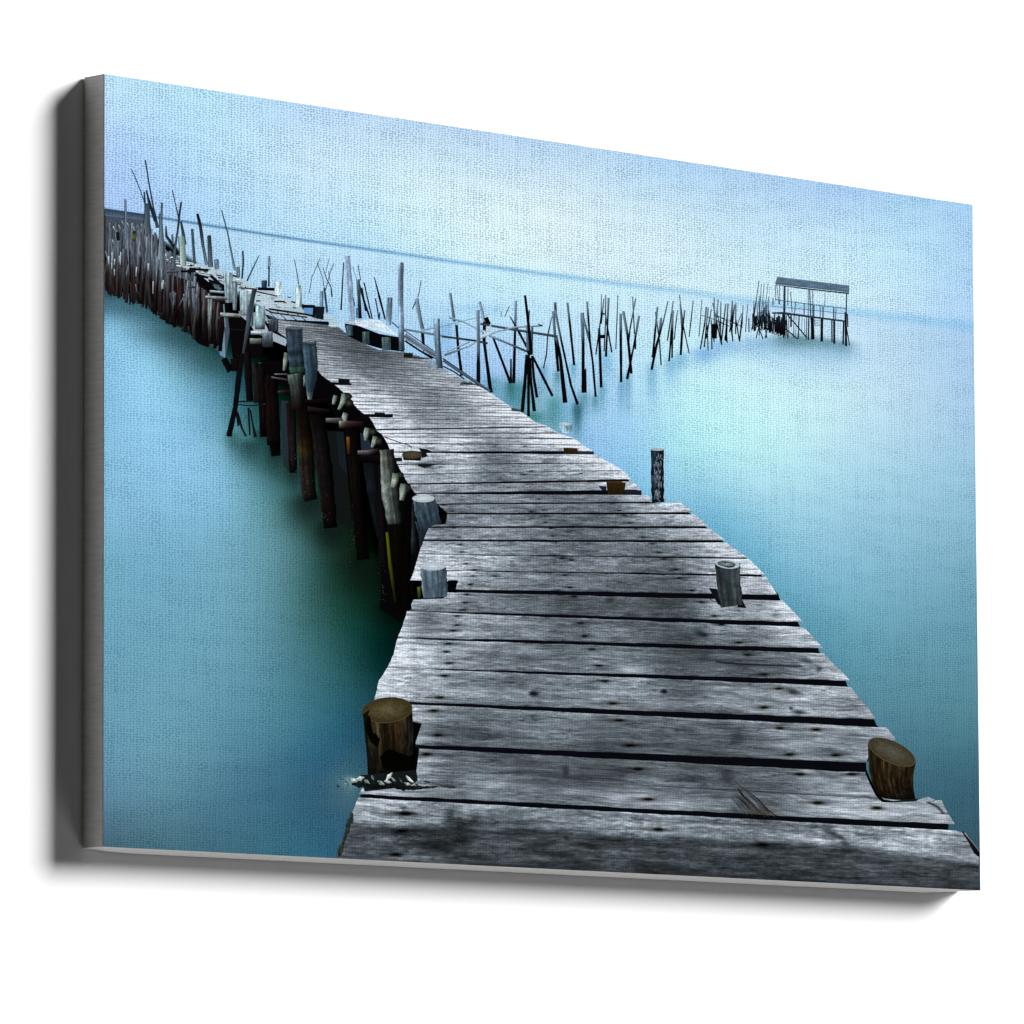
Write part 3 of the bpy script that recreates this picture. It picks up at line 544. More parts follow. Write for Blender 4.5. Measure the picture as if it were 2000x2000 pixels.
PL = [([(700,1558),(684,1597),(656,1676.3)], [(1866,1622),(1884,1627),(1911,1662),(1913,1739)]),
 ([(818,1462),(812,1512),(706,1541),(702,1551)], [(1690,1509),(1702,1538),(1716,1561),(1838,1563),(1850,1585),(1865,1610)]),
 ([(804,1376),(807,1415),(823,1416),(808,1454)], [(1732,1421),(1750,1445),(1700,1452),(1693,1489)]),
 ([(757,1304),(740,1330),(731,1368)], [(1661,1341),(1688,1374),(1712,1405)]),
 ([(776,1247),(768,1280),(757,1303)], [(1609,1276),(1661,1329)]),
 ([(795,1194),(785,1225),(777,1244)], [(1570,1225),(1608,1266)]),
 ([(873,1157),(866,1169),(808,1170),(797,1192)], [(1530,1173),(1568,1215)]),
 ([(809,1114),(801,1134),(895,1135),(889,1151)], [(1496,1126),(1518,1161)]),
 ([(818,1083),(809,1113)], [(1463,1092),(1494,1122)]),
 ([(825,1057),(818,1082)], [(1419,1060),(1460,1089)]),
 ([(831,1031),(825,1054)], [(1387,1032),(1416,1055)]),
 ([(874,1005),(870,1024),(833,1025),(831,1028)], [(1357,1004.5),(1384,1027.5)]),
 ([(856,986),(874,1002)], [(1330,982.5),(1354,1000.5)]),
 ([(812,965),(855,984)], [(1265,967),(1273,977),(1328,978),(1329,979)]),
 ([(798,947),(811,963)], [(1235,940.5),(1253,956)]),
 ([(787,927),(797,944.5)], [(1219,920),(1233,935.5)]),
 ([(777,908),(786,926)], [(1194,905.5),(1217,918.5)]),
 ([(768,884),(776,906.5)], [(1162,888),(1192,904)]),
 ([(757,867),(763,882)], [(1139,870),(1159,881)]),
 ([(750,854),(756,865)], [(1124,858),(1138,868.5)]),
 ([(745,847),(749,852.5)], [(1091,847),(1122,856)]),
 ([(735,840.5),(743,846)], [(1073,835),(1090,845)])]
for l, r in PL: plank(l, r)
UP = [(838.5,833),(828,828.5),(817,823),(809.5,814.6),(804,807),(798,802),(790,796),(783.6,793),(775,788),(767,781),(759,774),(750.5,767),(744,761),(738,755),(732,749),(727,744),(722,738),(716,732),(711,727),(706,723),(701,718),(696,712.5),(691,707),(686,702),(681,697),(676,692),(671,687),(666,682.5),(661,678),(656,673),(651,668),(647,663),(642,658),(638,653),(633,648),(628,643),(622,636)]
XLy = [620,640,660,700,720,735,748,760,780,800,812,818,839]; XLx = [513,530,560,616,618,630,650,664,683,700,716,725,735]
XRy = [624,640,650,670,684,688,701,719,721,738,751,765,790,804,815,823,833.5]; XRx = [636,665,673,705,742,788,842,856,871,899,928,955,990,1018,1034,1043,1072]
for (yb, yrb), (yt, yrt) in zip(UP[:-1], UP[1:]):
    g = .55 if yb > 740 else .4
    plank([(np.interp(yt,XLy,XLx),yt+g),(np.interp(yb,XLy,XLx),yb-g)], [(np.interp(yrt,XRy,XRx),yrt+g),(np.interp(yrb,XRy,XRx),yrb-g)], dx=4, dy=1.2)

# dark notches, shadows and blocks lying on the deck
b = Buf()
for q, c in [(J_(765,760,838,760,825,832,765,836),(8,9,12)),(J_(845,1368,940,1368,915,1468,845,1470),(8,9,12)),([(1384,1148),(1400,1150),(1414,1187),(1402,1180)],(22,26,34)),([(1446,1164),(1458,1188),(1440,1186)],(16,18,26)),
 (K_(815,815,890,820,890,862,845,855),(40,48,62)),(K_(1065,858,1222,858,1222,905,1065,900),(34,44,60)),(K_(620,488,770,490,775,515,620,520),(48,60,78)),
 ([(808,1413),(824,1413),(808,1452),(802,1452)],(6,7,9)),([(800,1502),(812,1440),(812,1504)],(6,5,6)),
 (B_(1100,1190,1230,1190,1385,1200,1385,1220,1180,1215),(14,16,22)),(B_(1500,1490,1775,1490,1775,1525,1510,1520),(18,20,26)),(C_(515,950,690,962,690,968,515,968),(22,26,34)),(C_(955,1200,1110,1205,1110,1218,955,1214),(20,24,30)),(B_(600,490,980,545,1040,580,950,560,610,510),(26,32,42))]:
    b = Buf(); polypatch(b, q, c, .00085); b.build('dark_gap', M_POST, walk)
def block(q, c, name='block', label=None, top=None, grad=('v',1.15,.8), z=.0011):
    b = Buf(); quadpatch(b, *q, c, z, 10, 8, .25, grad, 2.5, 4)
    if top: quadpatch(b, *top, tuple(min(255, v*1.5) for v in c), z+.00003, 6, 4, .1)
    return b.build(name, M_POST, walk, label)
block(K_(888,775,1075,785,1055,900,905,895), (58,42,20), label='small brown wooden block at the right edge of the boards', top=K_(895,768,1010,768,1070,790,890,790))
block(K_(485,455,615,460,628,515,490,512), (62,50,26), label='brown wooden block further up the right edge')
block(C_(650,985,755,985,762,1062,655,1060), (128,148,164), grad=('v',1.1,.95))
block(C_(430,912,515,915,512,962,425,955), (34,42,38)); block(C_(975,1172,1070,1178,1080,1206,975,1200), (150,168,178), grad=('v',1.1,.4))
block(C_(1440,1428,1530,1448,1540,1470,1445,1462), (74,90,100)); block(B_(1258,1160,1368,1162,1366,1215,1262,1212), (22,24,32)); block(B_(1600,1475,1700,1478,1700,1500,1600,1500), (34,34,38))
b = Buf(); ellipse(b, *J_(505,185)[0], 19.5, 8, (96,90,74), (80,70,50), .0013); quadpatch(b, *J_(415,180,600,190,585,240,425,235), (48,40,20), .00125, 8, 5, .3, ('v',1.2,.4))
b.build('stump', M_POST, walk, 'low brown stump flush with the boards on the left')
b = Buf(); polypatch(b, J_(560,120,640,130,700,155,640,165,655,200,600,215,590,150), (26,32,36), .0012); polypatch(b, J_(325,212,410,212,415,245,340,245), (24,28,38), .0012)
stroke(b, J_(250,20,380,65,480,95,505,125), 1.8, [(0,(70,84,96)),(1,(30,38,46))], .00122); polypatch(b, J_(545,285,620,270,800,272,700,285,625,310), (34,42,50), .0012)
b.build('debris', M_POST, walk, 'dark torn scraps around the stump')

# ---- poles carrying the left side
def pole(Z, pts, w, cols, name='pole', k=kz, base=.0010, parent=None, label=None, **kw):
    b = Buf(); ww = [a*k for a in w] if hasattr(w, '__len__') else w*k
    stroke(b, Z(*pts), ww, cols, nz(base), **kw); return b.build(name, M_POST, parent or walk, label)
MAR = (38,24,26)
for (p, w, cols) in [
 ((80,0,150,120),(60,70),[(0,(40,30,34)),(1,(16,18,22))]),((180,0,190,120),(70,60),[(0,(50,38,40)),(.7,(26,20,24)),(1,(18,30,34))]),((235,-40,215,90),(50,60),[(0,(40,30,32)),(1,(30,24,28))]),
 ((300,-60,330,400),(70,66),[(0,(48,34,36)),(1,(30,20,22))]),((375,40,400,420),(60,60),[(0,(70,64,70)),(1,(50,44,48))]),((430,90,460,740),(70,70),[(0,(44,34,36)),(.8,(36,20,20)),(1,(12,8,10))]),
 ((530,150,555,820),(120,130),[(0,(34,20,22)),(.5,(44,24,22)),(1,(32,24,22))]),((560,780,575,920),(110,90),[(0,(14,8,8)),(1,(12,12,14))]),
 ((715,420,738,1080),(90,76),[(0,(44,34,36)),(.5,(58,50,54)),(.85,(48,36,40)),(1,(18,18,20))]),
 ((820,400,850,740,880,1240,905,1340),(110,140,150,120),[(0,(30,18,16)),(.35,(52,36,26)),(.5,(92,74,34)),(.62,(66,56,50)),(.9,(70,58,52)),(1,(22,16,18))]),
 ((960,520,1040,1100,1090,1600),(150,150,130),[(0,(30,20,22)),(.3,(50,42,46)),(.7,(44,32,32)),(.92,(36,22,22)),(1,(12,12,12))]),
 ((1290,660,1330,1200,1400,1900),(150,110,120),[(0,(20,12,10)),(.3,(38,28,28)),(.6,(28,16,18)),(1,(16,12,12))]),
 ((1465,860,1500,1300,1560,1700),(170,120,60),[(0,(24,26,34)),(.4,(40,52,62)),(1,(26,34,40))]),
 ((1560,1000,1590,1932),(60,90),[(0,(30,22,28)),(1,(34,30,38))]),
 ((1620,860,1660,1300,1710,1600),(130,170,150),[(0,(140,150,140)),(.5,(150,164,158)),(.85,(128,142,138)),(1,(70,80,78))]),
 ((1700,1560,1730,1932,1770,2380),(160,180,170),[(0,(22,20,12)),(1,(14,10,6))]),((1850,1340,1880,1850),(80,90),[(0,(84,100,100)),(.7,(70,88,90)),(1,(20,28,40))]),((1830,1260,1800,2350),(60,70),[(0,(10,8,8)),(1,(16,12,12))])]:
    cols = [(t, tuple(.60*q for q in c)) for t, c in cols]
    pole(G_, p, w, cols, hi=1.3, lo=.12, jit=.3, streak=.5)
b = Buf(); stroke(b, G_(1622,1640,1650,1932,1700,2300), [5,6,4], [(0,(112,116,16)),(.5,(86,88,14)),(1,(30,28,8))], .0013); b.build('moss_stripe', M_POST, walk, 'yellow green algae stripe on the wet pole'); b = Buf(); stroke(b, G_(1255,740,1262,900), 6, [(0,(150,96,24)),(1,(60,36,18))], .0013)
b.build('rust_stripe', M_POST, walk, 'orange stripe on the dark pole'); b = Buf(); stroke(b, J_(570,1430,575,1530), 6, [(0,(110,120,20)),(1,(60,66,14))], .0013); b.build('moss_stripe', M_POST, walk, 'yellow green algae stripes on the wet poles')
b = Buf()
for i in range(90):   # barnacle crust near the waterline
    cx, cy = random.choice([(855,1150),(1030,1450),(1300,1700),(1580,2150),(735,1020)]); x, y = cx+random.gauss(0,22), cy+random.gauss(0,90)
    ellipse(b, *G_(x,y)[0], random.uniform(.6,1.3), random.uniform(.6,1.2), (96,92,92), (56,50,52), .0014+.00001*(i%20), 0, 2, 7)
b.build('barnacles', M_POST, walk, 'pale barnacle specks on the poles near the water')
for (p, w, cols) in [((590,320,700,320,860,350),(26,60,70),[(0,(70,60,60)),(.3,(34,18,18)),(1,(16,8,10))]),((780,410,1060,400),(40,40),[(0,(28,14,14)),(1,(14,8,8))]),((870,480,1080,500),(50,40),[(0,(44,32,34)),(1,(18,12,14))]),((1045,585,1200,590),(40,56),[(0,(92,98,100)),(1,(60,60,62))]),((1170,625,1290,620,1400,620),(70,60,50),[(0,(124,126,118)),(.3,(70,50,46)),(1,(30,18,18))]),
 ((1345,890,1440,890,1540,870),(40,46,40),[(0,(100,96,100)),(.5,(84,78,80)),(1,(30,24,28))]),((1360,950,1560,950),(70,70),[(0,(16,10,12)),(1,(20,12,14))]),((410,45,600,60),(14,30),[(0,(90,80,80)),(.2,(20,14,16)),(1,(14,8,8))]),((530,180,690,205),(20,16),[(0,(90,88,90)),(1,(60,56,60))]),((560,150,680,150),(12,14),[(0,(110,120,130)),(1,(70,74,84))]),
 ((195,410,400,402),12,[(0,(40,42,46)),(1,(30,26,28))]),((215,435,330,448,470,432),8,[(0,(44,40,42)),(1,(80,74,76))])]:
    pole(G_, p, w, cols, 'beam', hi=1.5, lo=.35, base=.0015)
# pale pegs: sawn ends of the cross beams
for (x0, y0, x1, y1, w) in [(1120,345,1115,440,52),(1200,330,1165,490,60),(1215,510,1228,600,60),(1420,650,1420,780,64),(1495,730,1480,845,56),(1690,1080,1680,1225,80),(1765,1180,1760,1345,80),(655,-60,650,120,50),(832,155,832,270,36)]:
    b = Buf(); s_ = random.choice([0,1])
    stroke(b, G_(x0+20,y0+6,x0+8,(y0+y1)/2,x1+2,y1-6), [w*.9*kz,w*.85*kz,w*.5*kz], [(0,(96,112,100)),(.5,(146,162,148)),(1,(112,124,112))], nz(.0018), hi=1.25, lo=.3, jit=.3)
    b.build('beam_end', M_POST, walk)
for (x, y, rx, ry) in [(1240,360,14,9),(1260,420,12,10),(1480,690,12,9),(1540,780,10,10),(1800,1220,13,12),(1740,1100,11,8)]:
    b = Buf(); ellipse(b, *G_(x,y)[0], rx*.8, ry*.8, (84,92,78), (20,20,18), .0019); b.build('beam_end', M_POST, walk)
for (p, w, cols) in [((520,300,410,420,240,900),0,0)]: pass
# leaning oar-like stake and its struts
pole(B_, (470,310,430,480,400,700,360,920), (40,44,36,22), [(0,(52,66,80)),(.5,(74,92,108)),(1,(60,70,80))], 'stake', base=.0020, label='long leaning stake on the left of the jetty')
pole(B_, (352,920,320,1160,290,1420,228,1700), (44,48,40,48), [(0,(20,20,24)),(1,(16,18,22))], 'stake', base=.0020)
for p, w in [((300,1460,320,1600),16),((312,1480,350,1620,390,1700),12),((412,1430,425,1690),16),((430,1450,455,1600,478,1710),(14,14,30)),((300,1375,500,1365),10),((310,1400,420,1412,560,1400),9),((350,940,362,900),12)]:
    c = (20,22,26) if p[0] != 350 else (190,196,200)
    pole(B_, p, w, [(0,c),(1,tuple(v*1.5 for v in c))], 'strut', base=.0021)

# ------------------------------------------------------------------ upright posts of the jetty
def post(body, cols, top=None, label=None, parent=walk, hi=1.15, lo=.75, base=.0023, jit=.2, k=1.0, Z=None):
    pts, w = body; b = Buf(); ww = [a*k for a in w] if hasattr(w, '__len__') else w*k
    stroke(b, Z(*pts) if Z else pts, ww, cols, nz(base), hi=hi, lo=lo, jit=jit, step=2, streak=.55)
    o = b.build('post', M_POST, parent, label)
    if top:
        cx, cy, rx, ry, c, ti = top; b = Buf(); ellipse(b, cx, cy, rx, ry, c, tuple(.86*v for v in c), nz(base+.0003), ti, 6, 32, .12); b.build('post_top', M_POST, o)
    return o
# far pale posts
for (p, w, cols) in [((220,160,222,440),(84,60),[(0,(150,176,186)),(1,(120,140,150))]),((276,250,280,510),(62,34),[(0,(140,160,170)),(1,(100,116,128))]),((370,330,368,560),(84,70),[(0,(166,192,202)),(.7,(160,180,190)),(1,(110,124,132))]),((430,360,440,660),(60,30),[(0,(140,164,176)),(1,(90,100,108))]),
 ((522,470,522,690),(90,88),[(0,(156,188,196)),(.8,(130,156,160)),(1,(60,70,74))]),((646,600,648,712),(88,90),[(0,(90,104,112)),(.15,(76,88,96)),(1,(52,62,72))]),((590,720,590,860),(100,100),[(0,(120,140,150)),(.5,(84,100,112)),(1,(40,44,48))]),((692,245,692,370),(60,62),[(0,(180,206,212)),(1,(186,210,220))]),((885,275,885,400,885,480),(44,60,60),[(0,(176,206,208)),(1,(160,186,190))]),
 ((562,230,562,300),(46,46),[(0,(60,86,116)),(1,(44,60,84))]),((1103,330,1103,480),(28,28),[(0,(110,140,165)),(1,(110,140,165))]),((1128,300,1155,530),(14,18),[(0,(50,62,76)),(1,(70,86,104))]),((315,100,318,200),(24,28),[(0,(110,134,150)),(1,(100,120,136))]),((110,30,118,120),(32,34),[(0,(96,116,130)),(1,(110,130,146))])]:
    post((p, w), cols, k=kz, Z=B_, base=.0019)
b = Buf()
for q, c in [(B_(915,458,1040,462,1040,590,985,560,915,490),(14,18,24)),(B_(930,490,1020,490,1015,555,940,540),(100,150,200)),(B_(1040,475,1130,478,1118,600,1045,590),(28,38,50)),(B_(500,295,655,300,655,328,500,322),(16,20,28)),(B_(1120,545,1215,550,1215,600,1120,600),(176,200,212)),(B_(1175,602,1255,605,1255,655,1170,655),(176,198,208)),(B_(1160,655,1320,640,1310,668,1190,668),(190,210,220))]:
    b = Buf(); polypatch(b, q, c, nz(.0017)); b.build('tub', M_POST, walk)
# raised side board with its short piles
b = Buf(); polypatch(b, B_(1318,635,1440,655,1650,735,1830,765,1885,905,1680,880,1490,825,1340,750), (10,12,18), .0009)
rb = b.build('side_platform', M_POST, walk, 'raised side board on short piles')
b = Buf(); quadpatch(b, *B_(1400,605,1640,598,1830,755,1440,655), (196,212,226), .0013, 40, 10, .22, ('v',1.0,1.08), 9, 2); polypatch(b, B_(1300,618,1400,610,1440,655), (176,192,206), .0013); b.build('board', M_POST, rb)
for x, y0, y1, w in [(1368,655,750,56),(1522,715,828,64),(1715,765,890,82)]:
    post(((x-4,y0,x,y1), w), [(0,(84,110,112)),(1,(70,96,104))], k=kz, Z=B_, parent=rb, base=.0011)
for (p, w, c0) in [((430,700,600,815,735,915),8,(26,32,42)),((440,745,560,830,735,935),44,(112,128,146)),((440,800,560,880,700,968),18,(16,18,26)),((440,780,580,860,730,970),8,(120,140,158)),((320,625,380,680),10,(30,36,46)),((600,900,735,972),10,(30,34,42)),((795,965,1000,1105,1250,1275),12,(28,34,40)),((800,985,1000,1120,1240,1275),24,(84,102,112)),((800,1040,900,1090,1000,1160),12,(20,24,30)),((1880,100,1880,100.1),1,(0,0,0))][:9]:
    pole(C_, p, w, [(0,c0),(1,c0)], 'side_rail', base=.0013)
# tall posts at the far edge
post(((400,60,398,400,410,890), (56,50,52)), [(0,(150,172,196)),(.15,(112,134,156)),(.7,(124,146,168)),(1,(70,88,106))], k=kz, Z=C_, label='tallest grey post on the right edge of the jetty', hi=1.2, lo=.7)
post(((738,590,745,800,768,1060), (58,54,60)), [(0,(130,152,172)),(.4,(110,132,152)),(1,(84,104,122))], k=kz, Z=C_, lo=.5)
post(((296,390,292,520,285,650), (54,50,48)), [(0,(110,134,156)),(1,(130,156,178))], k=kz, Z=C_)
post(((1340,0,1365,250,1392,615), (54,56,48)), [(0,(150,174,204)),(.3,(134,160,190)),(1,(150,176,204))], k=kz, Z=B_, label='tall pale leaning post at the far bend')
# the two slate posts on the left
post(([(574,641),(577,690),(580,728)], (32,30,28)), [(0,(44,54,66)),(.1,(70,88,106)),(.45,(60,80,100)),(.55,(40,50,66)),(.7,(62,84,98)),(.86,(44,60,66)),(.88,(58,98,88)),(1,(50,76,66))], (574,641,15.5,2.6,(104,120,134),.06), 'slate blue post with mossy base on the left')
post(([(576,730),(580,760),(582,800)], (30,26,26)), [(0,(100,120,110)),(.3,(60,70,66)),(1,(26,16,18))], base=.0021, lo=.2)
post(([(604,668),(608,720),(605,765),(605,780)], (27,28,22,8)), [(0,(40,52,62)),(.1,(62,84,98)),(.5,(56,80,96)),(.85,(50,74,88)),(.9,(84,104,106)),(1,(120,134,128))], (603.5,669,13.5,2,(96,112,122),.05), 'slate blue post with pointed foot on the left', lo=.7)
# the middle and near posts
post(([(828,974),(836,1010),(842,1028)], (43,46,42)), [(0,(84,98,112)),(.3,(72,90,106)),(1,(52,68,84))], (827,973.5,22,7.6,(196,210,216),0), 'grey round post with a pale cut top on the left edge', hi=1.0, lo=.8)
post(([(826,1020),(824,1045),(821,1068)], (30,14,4)), [(0,(56,70,86)),(1,(34,46,60))], base=.0021)
post(([(846,1107),(849,1140),(850,1167)], (51,52,46)), [(0,(112,130,144)),(.4,(92,112,128)),(1,(86,106,122))], (845,1106,26,8.2,(196,208,218),0), 'pale grey round post on the left edge of the near boards', hi=1.1, lo=.8)
post(([(1421,1101),(1423,1140),(1429,1184)], (47,48,42)), [(0,(44,54,60)),(.12,(60,70,76)),(1,(66,76,82))], (1421,1102,24,8.5,(196,214,220),.1), 'dark grey post standing through the right edge of the boards', hi=.9, lo=1.05)
post(([(1284,879),(1284,930),(1285,981)], (25,25,24)), [(0,(36,46,60)),(.5,(40,50,64)),(1,(20,22,28))], (1284,878,12.5,2.6,(176,192,202),0), 'dark weathered post in the water beside the right edge', jit=.9)
b = Buf()
for i in range(60):
    x, y = random.gauss(1285,4.5), random.uniform(885,978); stroke(b, [(x,y),(x+random.uniform(-2,2),y+random.uniform(4,11))], random.uniform(.9,2), [(0,(132,146,160)),(1,(96,110,124))], .0028+.00001*(i%20))
b.build('bark', M_POST, walk, 'pale flaking bark on the dark post in the water')
post(([(1105,829),(1105,846)], (24,23)), [(0,(140,184,204)),(1,(146,180,198))], (1104,828,13,3.4,(190,212,222),0), 'faint pale post beyond the right edge', hi=1.05, lo=.95)

b = Buf(); ellipse(b, 1419, 1101.5, 18, 5.8, (150,168,174), (78,90,96), .0029, .1); stroke(b, [(1413,1106),(1424,1108),(1434,1106),(1437,1102)], [1,2.4,2.4,1], [(0,(16,22,26)),(1,(30,38,42))], .0030); stroke(b, [(1414,1098),(1419,1100)], 2.2, [(0,(20,26,30)),(1,(20,26,30))], .0031)
b.build('post_top', M_POST, walk, 'hollow weathered top of the grey post'); b = Buf(); stroke(b, [(1385,1168),(1392,1174),(1402,1176)], 1.4, [(0,(30,34,40)),(1,(30,34,40))], .0029)
b.build('knot_hole', M_POST, walk)
def log(left, right, stops, label, parent=walk, z=.0026, top=None, seed=1):
    """near post drawn as a patch with vertical grain"""
    n = 90; v = np.linspace(0,1,n); l = np.array(left,float); r = np.array(right,float)
    ln = np.linspace(0,1,len(l)); rn = np.linspace(0,1,len(r)); m = 72; u = np.linspace(0,1,m)[None]
    X = np.interp(v,ln,l[:,0])[:,None]*(1-u)+np.interp(v,rn,r[:,0])[:,None]*u; Y = np.interp(v,ln,l[:,1])[:,None]*(1-u)+np.interp(v,rn,r[:,1])[:,None]*u
    sag = np.sin(np.pi*u)*(top[3] if top else 0)*.9
    Y = Y+sag*np.linspace(1,.25,n)[:,None]
    U = np.repeat(u,n,0); V = np.repeat(v[:,None],m,1)
    C = np.stack([np.interp(U, [s[0] for s in stops], [s[1][i] for s in stops]) for i in range(3)], -1)
    g = fbm(U*22, V*2.0, seed, 4); g2 = fbm(U*5, V*2.5, seed+4, 3)
    C = C*((1-.6*np.exp(-(fbm(U*9, V*1.2, seed+11, 2)/.05)**2))*(1+.35*fbm(U*9, V*9, seed+8, 3)))[...,None]
    C = C*(1+.7*g+.5*g2)[...,None]*.84*np.interp(V, [0,.06,.2,.8,1], [.6,1,1.1,.7,.3])[...,None]
    b = Buf(); b.grid(X, Y, C, z); o = b.build('post', M_POST, parent, label)
    cx, cy, rx, ry, ti, cin, cout = top[:2]+top[2:4]+top[4:]
    b = Buf(); ellipse(b, cx, cy, rx+1.4, ry+1.2, tuple(1.25*q for q in cout), tuple(1.3*q for q in cout), z+.0002, ti, 4, 40)
    ellipse(b, cx, cy-.6, rx, ry, cin, cout, z+.0003, ti, 9, 44, .22); b.build('post_top', M_POST, o); return o
log([(709,1392),(713,1440),(717,1480),(719,1520)], [(805,1380),(807,1430),(806,1470),(806,1500)], [(0,(16,15,12)),(.06,(62,54,36)),(.3,(78,66,42)),(.42,(34,28,18)),(.65,(74,56,30)),(.85,(56,50,34)),(1,(40,42,42))], 'thick brown cut post at the near left corner of the boards',
    top=(756.5,1387,48,24,-.10,(112,102,72),(74,64,36)), seed=31)
polypatch(bk := Buf(), [(800,1408),(824,1413),(810,1455),(819,1463),(813,1508),(770,1520),(722,1524),(760,1460)], (7,7,9), .0024); bk.build('dark_gap', M_POST, walk)
b = Buf(); polypatch(b, [(712,1400),(722,1398),(730,1428),(742,1444),(738,1460),(724,1450),(716,1430)], (8,7,5), .0031); polypatch(b, [(742,1478),(760,1462),(800,1478),(812,1466),(811,1503),(770,1508),(748,1500)], (6,5,4), .0031)
polypatch(b, [(724,1412),(732,1410),(736,1428),(729,1433)], (62,56,44), .0032); polypatch(b, [(708,1396),(722,1385),(714,1418)], (30,24,10), .0032)
b.build('knot', M_POST, walk, 'black rot hollows on the brown near post')
log([(1694.5,1452),(1697,1505),(1706,1538),(1716,1556)], [(1789,1488),(1784,1515),(1784,1540),(1788,1560)], [(0,(74,68,52)),(.08,(44,34,20)),(.2,(98,74,36)),(.5,(76,62,40)),(.75,(60,46,28)),(.9,(36,28,16)),(1,(60,50,34))], 'thick brown cut post at the near right corner of the boards',
    top=(1742,1469,49,20,.44,(104,102,88),(76,70,52)), seed=57)
b = Buf()
for i in range(16):
    t = i/15; x0, y0 = 1424+18*t, 1556-22*t; x1, y1 = 1456+58*t, 1596+1.5*t; a0 = random.uniform(0,.25); m = (lambda u: (x0+(x1-x0)*u, y0+(y1-y0)*u-5*math.sin(u*3.1)))
    c = random.choice([(70,76,84),(96,102,110),(120,128,138),(58,58,62),(88,84,80),(44,48,54)])
    stroke(b, [m(a0),m((a0+1)/2),m(1-random.uniform(0,.12))], [.6,random.uniform(1.4,3),1.4], [(0,c),(.6,c),(1,(70,56,44))], .0008+.00001*i, jit=.3)
stroke(b, [(1436,1527),(1452,1540),(1478,1559),(1500,1582),(1520,1596)], [.8,1.8,2.6,2.4,1.2], [(0,(44,48,54)),(.5,(12,14,18)),(1,(24,26,30))], .00099); stroke(b, [(1440,1538),(1452,1555),(1462,1563)], [1,3.4,.8], [(0,(26,30,36)),(1,(20,22,26))], .001)
b.build('splinter', M_POST, walk, 'split grey brown splinter torn out of the near board')
# dark line of the notch around the right post, splinters, moss at the left post
b = Buf()
stroke(b, [(1690,1503),(1700,1528),(1712,1552),(1724,1564),(1745,1566)], [4,5,5,6,3], [(0,(6,8,12)),(1,(10,12,16))], .0030); b.build('splinter', M_POST, walk); b = Buf(); stroke(b, [(1745,1566),(1790,1562),(1826,1564)], [3,5,3], [(0,(30,36,44)),(1,(20,26,34))], .0030)
quadpatch(b, (1790,1563),(1812,1556),(1828,1563),(1800,1568), (150,166,176), .0031, 8, 4); b.build('splinter', M_POST, walk); b = Buf(); stroke(b, [(1880,1624),(1893,1640),(1905,1662),(1914,1670)], [3,8,9,10], [(0,(40,46,50)),(1,(16,20,22))], .0029); stroke(b, [(1884,1626),(1899,1644),(1914,1664)], 2, [(0,(150,160,160)),(1,(110,118,116))], .0032)
b.build('splinter', M_POST, walk, 'split pale splinters at the right ends of the near boards')
b = Buf(); polypatch(b, [(704,1514),(770,1508),(813,1504),(816,1524),(800,1536),(712,1546)], (30,38,38), .00325)
for (x, y, ln, an, w_, c) in [(700,1532,26,.1,13,(30,40,42)),(735,1534,40,.05,16,(22,30,30)),(790,1538,60,.05,12,(26,32,34)),(822,1538,50,-.05,8,(40,44,48)),
 (690,1524,16,.5,9,(170,192,190)),(703,1521,18,-.3,8,(196,210,206)),(716,1527,14,.6,7,(150,170,166)),(728,1519,10,1.2,6,(120,136,132)),(744,1529,16,.5,7,(150,168,160)),(760,1517,20,-.9,8,(214,224,226)),(757,1527,14,.2,7,(176,192,186)),(768,1522,12,.8,5,(140,156,150)),(783,1524,12,1.0,5,(90,104,100)),(800,1522,20,.75,7,(206,216,216)),(796,1531,14,.3,6,(150,166,160)),
 (730,1530,10,.4,5,(40,50,48)),(772,1533,16,.2,6,(24,32,32)),(815,1533,9,.6,5,(70,74,76)),(835,1527,14,.1,4,(58,64,66)),(852,1530,20,.15,3,(96,102,102)),(846,1537,20,-.1,4,(44,50,50)),(868,1535,18,.1,3,(70,78,76)),(882,1538,16,0,5,(64,72,70)),(676,1530,14,.8,7,(120,146,146)),(668,1520,9,.3,6,(84,112,120)),(660,1536,8,1,5,(72,104,116))]:
    dx_, dy_ = math.cos(an)*ln/2, math.sin(an)*ln/2
    stroke(b, [(x-dx_,y-dy_),(x,y+random.uniform(-1,1)),(x+dx_,y+dy_)], [w_*.3,w_,w_*.3], [(0,tuple(.8*v for v in c)),(.5,c),(1,tuple(.75*v for v in c))], .0033, rough=.5, hi=1.1, lo=.7, jit=.5, step=1.5)
b.build('moss', M_POST, walk, 'whitish lichen at the foot of the near left post')
b = Buf()
for i in range(40):
    t = random.random(); x = 690-26*t+random.gauss(0,2); y = 1585+78*t
    stroke(b, [(x,y),(x-3,y+10)], random.uniform(3,6), [(0,(66,78,66)),(1,(44,56,48))], .0009+.00001*(i%20))
b.build('moss', M_POST, walk, 'green growth hanging on the left end of the nearest board')

